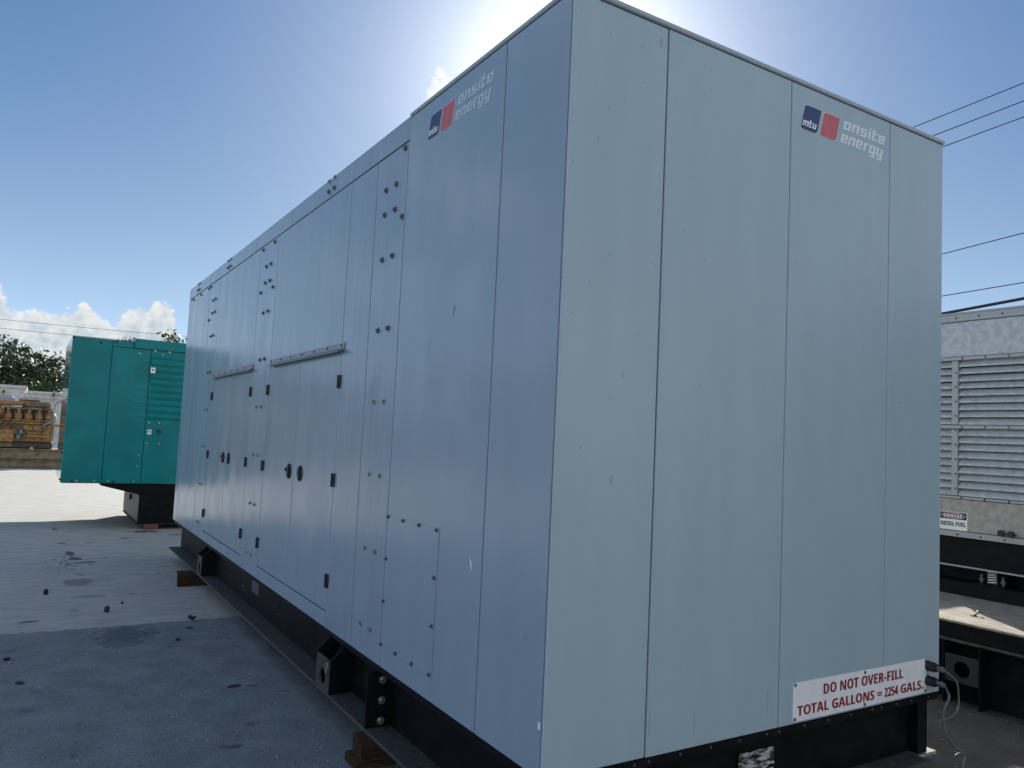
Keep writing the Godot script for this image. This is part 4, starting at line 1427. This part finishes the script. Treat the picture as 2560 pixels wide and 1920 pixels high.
	for k in 6:
		g = Geo.new()
		g.box(Vector3(-3.9 + 0.75 * k, 0.70, z - 0.12), Vector3(-3.45 + 0.75 * k, 0.84, z - 0.03), 0.01)
		part(t, "mounting_foot", g, M.oily if k % 2 else M.ochre_worn)
	# black couplings
	for q in [[-0.20, 2.10], [0.42, 2.10]]:
		g = Geo.new()
		g.cyl(Vector3(q[0] - 0.05, q[1], z - 0.14), Vector3(q[0] + 0.05, q[1], z - 0.14), 0.05, 0.05, 10)
		part(t, "coupling", g, M.hose)
	# control box, filters
	g = Geo.new()
	g.box(Vector3(-1.75, 0.872, z - 0.13), Vector3(-0.415, 1.29, z + 0.10), 0.012)
	part(t, "control_box", g, M.ochre)
	for q in [[-0.36, 1.235, 0.055], [-0.222, 1.225, 0.065], [-0.287, 1.05, 0.055]]:
		g = Geo.new()
		g.cyl(Vector3(q[0], q[1] + 0.06, z - 0.02), Vector3(q[0], q[1] - 0.07, z - 0.02), q[2], q[2] * 0.9, 12)
		g.cyl(Vector3(q[0], q[1] + 0.06, z - 0.02), Vector3(q[0], q[1] + 0.08, z - 0.02), q[2] * 1.05, q[2] * 0.6, 12)
		part(t, "filter", g, M.filter_blue)
	# water pipe and elbow
	g = Geo.new()
	g.cyl(Vector3(0.0, 1.19, z - 0.06), Vector3(0.50, 1.19, z - 0.06), 0.035, 0.035, 10)
	g.cyl(Vector3(-0.1, 1.09, z - 0.08), Vector3(0.50, 1.09, z - 0.08), 0.06, 0.06, 12)
	part(t, "water_pipe", g, M.ochre)
	g = Geo.new()
	g.tube([Vector3(0.565, 1.02, z + 0.02), Vector3(0.565, 1.30, z + 0.02), Vector3(0.58, 1.38, z + 0.02), Vector3(0.63, 1.45, z + 0.02), Vector3(0.72, 1.48, z + 0.0), Vector3(0.9, 1.49, z - 0.1)], 0.05, 12)
	g.box(Vector3(0.45, 1.02, z - 0.06), Vector3(0.54, 1.27, z - 0.0), 0.008)
	part(t, "water_elbow", g, M.ochre)
	for k in 5:
		g = Geo.new()
		var y0 := 2.0 - 0.06 * k
		g.tube(smooth_far([Vector3(0.70 + 0.02 * k, y0, z - 0.1), Vector3(0.74 + 0.015 * k, 1.75, z), Vector3(0.68 - 0.03 * k, 1.58, z + 0.03), Vector3(0.50 - 0.05 * k, 1.50 - 0.03 * k, z + 0.02), Vector3(0.42 - 0.06 * k, 1.35, z - 0.05)]), 0.013, 6)
		part(t, "hose", g, M.hose if k % 2 else M.machine_grey)
	for k in 4:
		g = Geo.new()
		g.tube(smooth_far([Vector3(-0.9 + 0.1 * k, 1.36, z - 0.05), Vector3(-0.7 + 0.08 * k, 1.56 - 0.03 * k, z + 0.03), Vector3(-0.4, 1.48 - 0.05 * k, z + 0.04), Vector3(-0.12 - 0.03 * k, 1.25 - 0.06 * k, z + 0.02), Vector3(-0.05, 1.02, z)]), 0.014, 6)
		part(t, "hose", g, M.ochre_worn if k % 2 else M.hose)
	g = Geo.new()
	g.tube(smooth_far([Vector3(0.72, 1.95, z - 0.3), Vector3(0.72, 2.15, z - 0.3), Vector3(0.80, 2.30, z - 0.3), Vector3(0.92, 2.30, z - 0.3), Vector3(1.0, 2.0, z - 0.3)]), 0.014, 6)
	part(t, "hose", g, M.hose)
	# rounded grey machine hood behind, attached here to the engine
	g = Geo.new()
	g.box(Vector3(-2.3, 2.1, z - 1.3), Vector3(-0.48, 2.46, z - 0.6), 0.08)
	part(t, "machine_hood", g, M.machine_grey)
	g = Geo.new()
	g.cyl(Vector3(0.14, 0.66, z - 0.06), Vector3(0.14, 0.71, z - 0.06), 0.07, 0.03, 8)
	part(t, "drain_rag", g, M.sign_white)

func smooth_far(pts: Array) -> Array:
	var c := Curve3D.new()
	for i in pts.size():
		var tn: Vector3 = (pts[mini(i + 1, pts.size() - 1)] - pts[maxi(i - 1, 0)]) * 0.16
		c.add_point(pts[i], -tn, tn)
	c.bake_interval = 0.06
	return Array(c.get_baked_points())

# ---------------------------------------------------------------- building
func building() -> void:
	var t := thing("white_building", "long low white building with stepped parapet, behind the ochre engine", "building", Vector3(-5, 0, -50))
	var z := -45.0
	var g := Geo.new()
	g.box(Vector3(-34, 0, z - 9), Vector3(-0.275, 3.10, z), 0.02)
	part(t, "wall", g, M.building_white)
	g = Geo.new()
	g.box(Vector3(-0.274, 0, z - 9), Vector3(26, 2.90, z - 0.05), 0.02)
	part(t, "wall", g, M.building_white)
	g = Geo.new()
	g.box(Vector3(-34.1, 3.101, z - 9), Vector3(-0.2, 3.255, z + 0.08), 0.02)
	part(t, "parapet", g, M.building_white)
	g = Geo.new()
	g.box(Vector3(-0.199, 2.901, z - 9), Vector3(26.1, 3.03, z + 0.03), 0.02)
	part(t, "parapet", g, M.building_white)
	g = Geo.new()
	g.box(Vector3(-0.55, 2.69, z - 0.049), Vector3(26, 2.75, z + 0.10), 0.01)
	part(t, "ledge", g, M.building_white)
	for x in [-1.16, 0.93, 6.0, -6.0, -12.0]:
		g = Geo.new()
		g.box(Vector3(x - 0.05, 2.86, z + 0.001), Vector3(x + 0.05, 2.98, z + 0.14), 0.01)
		var l := part(t, "wall_lamp", g, M.rust)
		g = Geo.new()
		g.box(Vector3(x - 0.045, 2.76, z + 0.001), Vector3(x + 0.045, 2.859, z + 0.12), 0.01)
		part(l, "lens", g, M.lamp_yellow)

func bounce_building() -> void:  # unseen building added so its sunlit face brightens the front wall
	var t := thing("reflector", "long white warehouse added unseen behind the viewer to bounce sunlight onto the grey front wall", "building", Vector3(2, 0, 24))
	var g := Geo.new()
	g.box(Vector3(-30, 0, 20), Vector3(34, 6.2, 34), 0.03)
	part(t, "wall", g, M.building_white)
	g = Geo.new()
	g.box(Vector3(-30.2, 6.201, 19.8), Vector3(34.2, 6.6, 34.2), 0.03)
	part(t, "parapet", g, M.building_white)
	for i in 6:
		g = Geo.new()
		g.box(Vector3(-26 + 10 * i, 0.01, 19.95), Vector3(-22 + 10 * i, 4.2, 19.999), 0.01)
		part(t, "roller_door", g, M.galvanised)

# ---------------------------------------------------------------- trees
func leaf_cluster(vv: PackedVector3Array, nn: PackedVector3Array, cc: PackedColorArray, c: Vector3, r: float, count: int, size: float, lo: Vector3, hi: Vector3) -> void:
	for i in count:
		var d := Vector3(rng.randfn(), rng.randfn() * 0.7, rng.randfn()) * r * 0.5
		var p := c + d
		var nrm := Vector3(rng.randfn(), rng.randfn() + 0.6, rng.randfn()).normalized()
		var u := nrm.cross(Vector3(rng.randfn(), rng.randfn(), rng.randfn())).normalized()
		var w := nrm.cross(u)
		var s := size * rng.randf_range(0.6, 1.3)
		u *= s
		w *= s * 0.55
		var a := p - u
		var b := p + w
		var e := p + u
		var f := p - w
		var t := rng.randf()
		var col := Color(lerpf(lo.x, hi.x, t), lerpf(lo.y, hi.y, t), lerpf(lo.z, hi.z, t))
		for q in [a, b, e, a, e, f]:
			vv.append(q)
			nn.append(nrm)
			cc.append(col)

func tree_meshes(sd: int, height: float, spread: float, clusters: int, trunk_h: float, leaf: float, m: Material, lo: Vector3, hi: Vector3) -> Array:
	rng.seed = sd
	var wood := Geo.new()
	wood.tube([Vector3(0, 0, 0), Vector3(0.08, trunk_h * 0.5, 0.05), Vector3(-0.05, trunk_h, 0)], [0.30, 0.24, 0.2], 10)
	var vv := PackedVector3Array()
	var nn := PackedVector3Array()
	var cc := PackedColorArray()
	var limbs := 9
	for i in limbs:
		var a := TAU * (i + rng.randf() * 0.7) / limbs
		var reach := spread * rng.randf_range(0.55, 1.0)
		var up := rng.randf_range(0.35, 1.0)
		var e := Vector3(cos(a) * reach, trunk_h + (height - trunk_h) * up * (1.0 - 0.35 * reach / spread), sin(a) * reach * 0.7)
		var s := Vector3(-0.05, trunk_h * rng.randf_range(0.75, 1.0), 0)
		var mid := s.lerp(e, 0.45) + Vector3(rng.randfn() * 0.3, (height - trunk_h) * 0.12, rng.randfn() * 0.3)
		wood.tube([s, s.lerp(mid, 0.5) + Vector3(0, 0.1, 0), mid, mid.lerp(e, 0.6), e], [0.14, 0.10, 0.075, 0.045, 0.015], 6)
		for k in 6:
			var b0 := mid.lerp(e, k / 6.0)
			var b1 := b0 + Vector3(rng.randfn() * 0.9, rng.randf_range(0.1, 1.1), rng.randfn() * 0.9)
			wood.tube([b0, b0.lerp(b1, 0.5) + Vector3(0, 0.1, 0), b1], [0.035, 0.022, 0.008], 5)
			for j in clusters:
				leaf_cluster(vv, nn, cc, b0.lerp(b1, rng.randf_range(0.4, 1.15)) + Vector3(rng.randfn(), rng.randfn() * 0.6, rng.randfn()) * 0.35, rng.randf_range(0.35, 0.75), 34, leaf, lo, hi)
	var arr := []
	arr.resize(Mesh.ARRAY_MAX)
	arr[Mesh.ARRAY_VERTEX] = vv
	arr[Mesh.ARRAY_NORMAL] = nn
	arr[Mesh.ARRAY_COLOR] = cc
	var am := ArrayMesh.new()
	am.add_surface_from_arrays(Mesh.PRIMITIVE_TRIANGLES, arr)
	am.surface_set_material(0, m)
	return [wood.mesh(M.bark), am]

func trees() -> void:
	var dl := Vector3(0.028, 0.045, 0.018)
	var dh := Vector3(0.062, 0.09, 0.034)
	var a := tree_meshes(101, 6.9, 4.6, 5, 2.6, 0.13, M.leaf_dark, dl, dh)
	var b := tree_meshes(202, 8.0, 3.6, 4, 3.2, 0.14, M.leaf_dark, dl, dh)
	var spots := [
		[a, Vector3(-0.9, 0, -60), 0.0, 1.0, "broad dark tree with open crown, behind the white building and engine"],
		[b, Vector3(8.9, 0, -62), 1.0, 1.1, "tree whose bare top twigs peep above the green generator roof"],
		[b, Vector3(-8.5, 0, -58), 2.0, 0.9, "dark tree just left of the picture, beside the broad tree"],
		[a, Vector3(-17, 0, -62), 2.6, 1.1, "dark tree far left of the picture, behind the long building"],
		[a, Vector3(-27, 0, -52), 4.0, 1.2, "dark tree at the far end of the yard, outside the left of the picture"],
	]
	for s in spots:
		var t := thing("broadleaf_tree", s[4], "tree", s[1], "trees behind the yard")
		t.rotation.y = s[2]
		t.scale = Vector3.ONE * s[3]
		inst(t, "trunk", s[0][0], s[1])
		inst(t, "crown", s[0][1], s[1])
	# shrubs at the foot of the trees
	var sl := Vector3(0.035, 0.06, 0.02)
	var shh := Vector3(0.085, 0.13, 0.045)
	var meshes := []
	for k in 2:
		rng.seed = 300 + k
		var vv := PackedVector3Array()
		var nn := PackedVector3Array()
		var cc := PackedColorArray()
		var wood := Geo.new()
		for i in 26:
			var c := Vector3(rng.randfn() * 1.1, rng.randf_range(0.8, 4.1) * (1.0 - 0.06 * i / 26.0), rng.randfn() * 0.7)
			leaf_cluster(vv, nn, cc, c, 1.1, 90, 0.11, sl, shh)
			if i % 3 == 0:
				wood.tube([Vector3(c.x * 0.2, 0, c.z * 0.2), Vector3(c.x * 0.6, c.y * 0.5, c.z * 0.6), c], [0.05, 0.035, 0.01], 5)
		var arr := []
		arr.resize(Mesh.ARRAY_MAX)
		arr[Mesh.ARRAY_VERTEX] = vv
		arr[Mesh.ARRAY_NORMAL] = nn
		arr[Mesh.ARRAY_COLOR] = cc
		var am := ArrayMesh.new()
		am.add_surface_from_arrays(Mesh.PRIMITIVE_TRIANGLES, arr)
		am.surface_set_material(0, M.leaf_mid)
		meshes.append([wood.mesh(M.bark), am])
	var i := 0
	var names := ["green shrub under the left side of the broad dark tree", "green shrub under the middle of the broad dark tree", "green shrub under the right side of the broad dark tree, beside the green generator", "green shrub hidden behind the green generator", "green shrub just left of the picture", "green shrub further left behind the long building", "green shrub at the left end of the tree row"]
	for x in [-1.7, 0.2, 1.9, 4.2, -4.4, -7.5, -11.0]:
		var p := Vector3(x, 0, -57.0 - 0.4 * (i % 3))
		var t := thing("shrub", names[i], "shrub", p, "shrubs under the trees")
		t.rotation.y = 1.3 * i
		t.scale = Vector3(1.0, 0.92 + 0.06 * (i % 3), 1.0)
		inst(t, "stems", meshes[i % 2][0], p)
		inst(t, "foliage", meshes[i % 2][1], p)
		i += 1

# ---------------------------------------------------------------- power lines
func pole(at: Vector3, h: float, arms: Array, along_x: bool, label: String) -> void:
	var t := thing("utility_pole", label, "utility pole", at, "poles of the power lines")
	var g := Geo.new()
	g.cyl(at, at + Vector3(0, h, 0), 0.17, 0.12, 12)
	part(t, "pole", g, M.pole_wood)
	for y in arms:
		g = Geo.new()
		var d := Vector3(0, 0, 0.9) if along_x else Vector3(0.9, 0, 0)
		g.box(at + Vector3(0, y - 0.13, 0) - d - Vector3(0.06, 0, 0.06), at + Vector3(0, y - 0.02, 0) + d + Vector3(0.06, 0, 0.06), 0.01)
		part(t, "cross_arm", g, M.pole_wood)

func wire(a: Vector3, b: Vector3, sag: float, r: float, label: String, group: String) -> void:
	var pts := []
	for i in 33:
		var u := i / 32.0
		pts.append(a.lerp(b, u) - Vector3(0, sag * 4.0 * u * (1.0 - u), 0))
	var g := Geo.new()
	g.tube(pts, r, 6)
	single("power_line", g, M.wire, a, label, "power line", group)

func power_lines() -> void:
	var names := ["uppermost thin power line crossing the sky right of the grey enclosure", "second thin power line from the top, right of the grey enclosure", "third thin power line, starting at the roof corner of the grey enclosure", "lone thin power line in the middle of the right hand sky", "thin power line just above the thick cable at the right", "thick black cable lowest in the right hand sky, above the white generator"]
	# heights at z = -7.9 and z = -6.5, all at x = 14
	var hs := [[8.155, 8.238], [7.80, 7.921], [7.560, 7.639], [5.533, 5.625], [4.750, 4.777], [4.424, 4.505]]
	var zn := 14.0
	var zf := -36.0
	var tops := []
	for i in 6:
		var k: float = (hs[i][1] - hs[i][0]) / 1.37
		if i < 3:
			k = 0.060
		var ym: float = hs[i][1]
		# sagging span through (ym at z=-6.5) with slope k there
		var u := (zn + 6.5) / (zn - zf)
		var sag := 0.55
		var span := zn - zf
		var slope_s := -sag * 4.0 * (1.0 - 2.0 * u) / span    # dy/dz contribution
		var lin := k - (-slope_s) * -1.0
		var yn := ym + sag * 4.0 * u * (1.0 - u) + (zn + 6.5) * (k + sag * 4.0 * (1.0 - 2.0 * u) / span)
		var yf := ym + sag * 4.0 * u * (1.0 - u) - (-6.5 - zf) * (k + sag * 4.0 * (1.0 - 2.0 * u) / span)
		tops.append([yn, yf])
		wire(Vector3(14, yn, zn), Vector3(14, yf, zf), sag, 0.028 if i == 5 else 0.0085, names[i], "power lines at the right")
	pole(Vector3(14.2, 0, zn), 11.5, [], false, "wooden utility pole behind the viewer, outside the picture")
	pole(Vector3(14.2, 0, zf), 9.5, [], false, "wooden utility pole hidden behind the grey enclosure")
	wire(Vector3(-22, 9.6, -70), Vector3(26, 9.9, -70), 0.75, 0.016, "upper thin power line in front of the clouds at the left", "power lines at the left")
	wire(Vector3(-22, 9.0, -70.2), Vector3(26, 9.15, -70.2), 0.75, 0.016, "lower thin power line in front of the clouds at the left", "power lines at the left")
	pole(Vector3(-22, 0, -70.1), 10.3, [], true, "wooden utility pole far left, outside the picture")
	pole(Vector3(26, 0, -70.1), 10.5, [], true, "wooden utility pole far behind the grey enclosure")

# ---------------------------------------------------------------- ground
func sheet(called: String, x0: float, x1: float, z0: float, z1: float, y: float, m: Material) -> void:
	# stains lie on x -2..3, z -16..-3 through the second uv layer
	var xs := [x0]
	for q in [-2.0, 3.0]:
		if q > x0 and q < x1: xs.append(q)
	xs.append(x1)
	var zs := [z0]
	for q in [-16.0, -3.0]:
		if q > z0 and q < z1: zs.append(q)
	zs.append(z1)
	var g := Geo.new()
	for i in xs.size() - 1:
		for k in zs.size() - 1:
			var inside: bool = xs[i] >= -2.0 and xs[i + 1] <= 3.0 and zs[k] >= -16.0 and zs[k + 1] <= -3.0
			var c0: int = g.v.size()
			g.quad(Vector3(xs[i], y, zs[k]), Vector3(xs[i + 1], y, zs[k]), Vector3(xs[i + 1], y, zs[k + 1]), Vector3(xs[i], y, zs[k + 1]), Vector3.UP)
			for j in range(c0, g.v.size()):
				if inside:
					g.uv2.append(Vector2((g.v[j].x + 2.0) / 5.0, (g.v[j].z + 16.0) / 13.0))
				else:
					g.uv2.append(Vector2(0.0003, 0.0003))
	single(called, g, m, Vector3((x0 + x1) / 2, y, (z0 + z1) / 2), "", "", "", "structure")

func litter() -> void:
	var g: Geo
	for q in [[0.269, -9.006, 0.3, "small black rubber block on the pale paving, the farther of two"], [0.733, -8.037, 1.1, "small black rubber block standing on the pale paving, nearer the joint"]]:
		g = Geo.new()
		g.obox(Transform3D(Basis(Vector3.UP, q[2]), Vector3(q[0], 0.026, q[1])), Vector3(0.036, 0.05, 0.036), 0.005)
		g.cyl(Vector3(q[0], 0.051, q[1]), Vector3(q[0], 0.056, q[1]), 0.013, 0.011, 8)
		single("rubber_block", g, M.black, Vector3(q[0], 0, q[1]), q[3], "rubber block", "rubber blocks on the paving")
	g = Geo.new()
	g.tube([Vector3(0.05, 0.006, -7.81), Vector3(0.10, 0.009, -7.83), Vector3(0.16, 0.007, -7.835), Vector3(0.205, 0.006, -7.85)], [0.003, 0.006, 0.006, 0.002], 6)
	single("dry_stem", g, mat("straw", Vector3(0.16, 0.15, 0.06), 0.8), Vector3(0.13, 0, -7.83), "thin yellowish dry stem lying on the pale paving at the left", "stem")
	var leafm := mat("dead_leaf", Vector3(0.05, 0.04, 0.03), 0.8)
	var darkm := mat("dark_scrap", Vector3(0.02, 0.02, 0.02), 0.7)
	var items := [
		[1.368, -7.462, 0.075, 0.9, "curled dead leaf standing on the joint of the paving", leafm],
		[1.152, -6.805, 0.05, 0.2, "thin dark twisted scrap near the large damp patch", darkm],
		[-0.005, -6.67, 0.055, 0.4, "dark flat scrap at the left edge of the picture", darkm],
		[0.08, -6.06, 0.06, 0.15, "brownish flat leaf on the rough paving at the left", leafm],
		[0.885, -8.33, 0.035, 0.7, "tiny dark scrap on the pale paving beside the rubber block", darkm],
		[1.294, -7.176, 0.05, 0.1, "small dark leaf just below the curled dead leaf", leafm],
		[1.06, -6.62, 0.02, 0.0, "tiny black crumb right of the damp patch", darkm],
	]
	for q in items:
		rng.seed = int(q[0] * 1000) + 9000
		g = Geo.new()
		var s: float = q[2]
		var turn := rng.randf() * TAU
		var top: float = 0.004 + s * q[3] * 0.8
		var nseg := 6
		for i in nseg:
			var u0 := float(i) / nseg * 2.0 - 1.0
			var u1 := float(i + 1) / nseg * 2.0 - 1.0
			var P := func(u: float, v: float) -> Vector3:
				var wdt := 0.42 * sqrt(maxf(0.02, 1.0 - u * u))
				var p := Vector3(u * s * 0.5, 0.006 + top * u * u * 0.6 + absf(v) * wdt * s * q[3] * 0.5, v * wdt * s)
				return Vector3(q[0], 0.002, q[1]) + Basis(Vector3.UP, turn) * p
			for v in [[-1.0, 0.0], [0.0, 1.0]]:
				g.quad(P.call(u0, v[0]), P.call(u1, v[0]), P.call(u1, v[1]), P.call(u0, v[1]), Vector3.UP)
				var dn := Vector3(0, -0.003, 0)
				g.quad(P.call(u0, v[0]) + dn, P.call(u1, v[0]) + dn, P.call(u1, v[1]) + dn, P.call(u0, v[1]) + dn, Vector3.DOWN)
		single("dead_leaf" if q[5] == leafm else "dark_scrap", g, q[5], Vector3(q[0], 0.004, q[1]), q[4], "leaf" if q[5] == leafm else "scrap", "litter on the paving")

func grit() -> void:
	var st := Geo.new()
	rng.seed = 61
	var c := []
	for i in 6:
		var dir: Vector3 = [Vector3.RIGHT, Vector3.LEFT, Vector3.UP, Vector3.DOWN, Vector3.BACK, Vector3.FORWARD][i]
		c.append(dir * rng.randf_range(0.7, 1.2))
	for a in [0, 1]:
		for b in [2, 3]:
			for d in [4, 5]:
				st.tri(c[a], c[b], c[d], c[a] + c[b] + c[d])
	var m := mat("grit", Vector3.ONE, 0.9, 0.0, 0.3)
	m.vertex_color_use_as_albedo = true
	var mm := MultiMesh.new()
	mm.transform_format = MultiMesh.TRANSFORM_3D
	mm.use_colors = true
	mm.mesh = st.mesh(m)
	var count := 2600
	mm.instance_count = count
	for i in count:
		var z := -3.0 - 10.0 * pow(rng.randf(), 1.7)
		var x := rng.randf_range(-1.2, 1.75)
		if rng.randf() < 0.25:
			x = 1.62 - absf(rng.randfn(0, 0.22))
		if rng.randf() < 0.12:
			z = -7.46 + rng.randfn(0, 0.03)
		if rng.randf() < 0.08:
			x = rng.randf_range(4.35, 5.6)
			z = rng.randf_range(-4, -1.8)
		var r := 0.0016 + 0.0045 * pow(rng.randf(), 3.0)
		var b := Basis.from_euler(Vector3(rng.randf() * TAU, rng.randf() * TAU, rng.randf() * TAU)).scaled(Vector3(r, r * 0.7, r))
		mm.set_instance_transform(i, Transform3D(b, Vector3(x, (0.008 if x > 3.0 else (0.004 if z > -7.46 else 0.0)) + r * 0.5, z)))
		var t := rng.randf()
		var k := 0.55 if t < 0.3 else (0.05 if t < 0.65 else 0.25)
		k *= rng.randf_range(0.7, 1.2)
		mm.set_instance_color(i, Color(k, k * 0.98, k * 0.94))
	var o := MultiMeshInstance3D.new()
	o.name = "grit"
	o.multimesh = mm
	add_child(o)
	tag(o, "fine loose grit scattered over the worn paving", "grit", "", "stuff")

# ---------------------------------------------------------------- build
func _ready() -> void:
	var cam := Camera3D.new()
	cam.name = "camera"
	cam.fov = 52.54
	cam.near = 0.05
	cam.far = 2000.0
	cam.position = Vector3(0, 1.735, 0)
	cam.rotation = Vector3(deg_to_rad(4.112), deg_to_rad(-31.621), deg_to_rad(2.706))
	add_child(cam)
	cam.current = true
	var az := deg_to_rad(SUN_AZ)
	var el := deg_to_rad(SUN_EL)
	var sun_dir := Vector3(sin(az) * cos(el), sin(el), -cos(az) * cos(el))
	var env := Environment.new()
	env.background_mode = Environment.BG_SKY
	var sky := Sky.new()
	sky.sky_material = make_sky(sun_dir)
	env.sky = sky
	env.tonemap_mode = Environment.TONE_MAPPER_LINEAR
	env.tonemap_exposure = EXPO
	env.sdfgi_enabled = true
	env.ssao_enabled = true
	env.ssil_enabled = true
	var we := WorldEnvironment.new()
	we.name = "environment"
	we.environment = env
	add_child(we)
	var sun := DirectionalLight3D.new()
	sun.name = "sun"
	sun.light_energy = 1.05
	sun.light_color = Color(1.0, 0.975, 0.93)
	sun.light_angular_distance = 0.5
	sun.shadow_enabled = true
	sun.basis = Basis.looking_at(-sun_dir, Vector3.UP)
	add_child(sun)

	make_materials()
	# setting
	sheet("ground", -400, 400, -800, 200, 0.0, M.concrete_far)
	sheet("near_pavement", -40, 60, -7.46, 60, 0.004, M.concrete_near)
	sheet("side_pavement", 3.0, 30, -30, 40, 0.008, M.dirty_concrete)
	building()
	bounce_building()
	trees()
	power_lines()
	# things
	grey_generator()
	timber("weathered brown timber block under the near splice of the grey generator skid", Vector3(1.585, 0.004, -4.02), Vector3(2.9, 0.149, -3.885), 21, 0.05)
	timber("brown timber block under the middle of the grey generator skid, beside the far lifting pocket", Vector3(1.49, 0.0, -9.17), Vector3(2.6, 0.149, -9.03), 22)
	timber("timber block hidden under the right side of the grey generator skid", Vector3(3.3, 0.008, -9.17), Vector3(4.32, 0.149, -9.03), 23)
	timber("timber block under the right front corner of the grey generator skid", Vector3(3.4, 0.008, -4.02), Vector3(4.2, 0.149, -3.885), 24)
	green_generator()
	white_generator()
	engine()
	litter()
	grit()
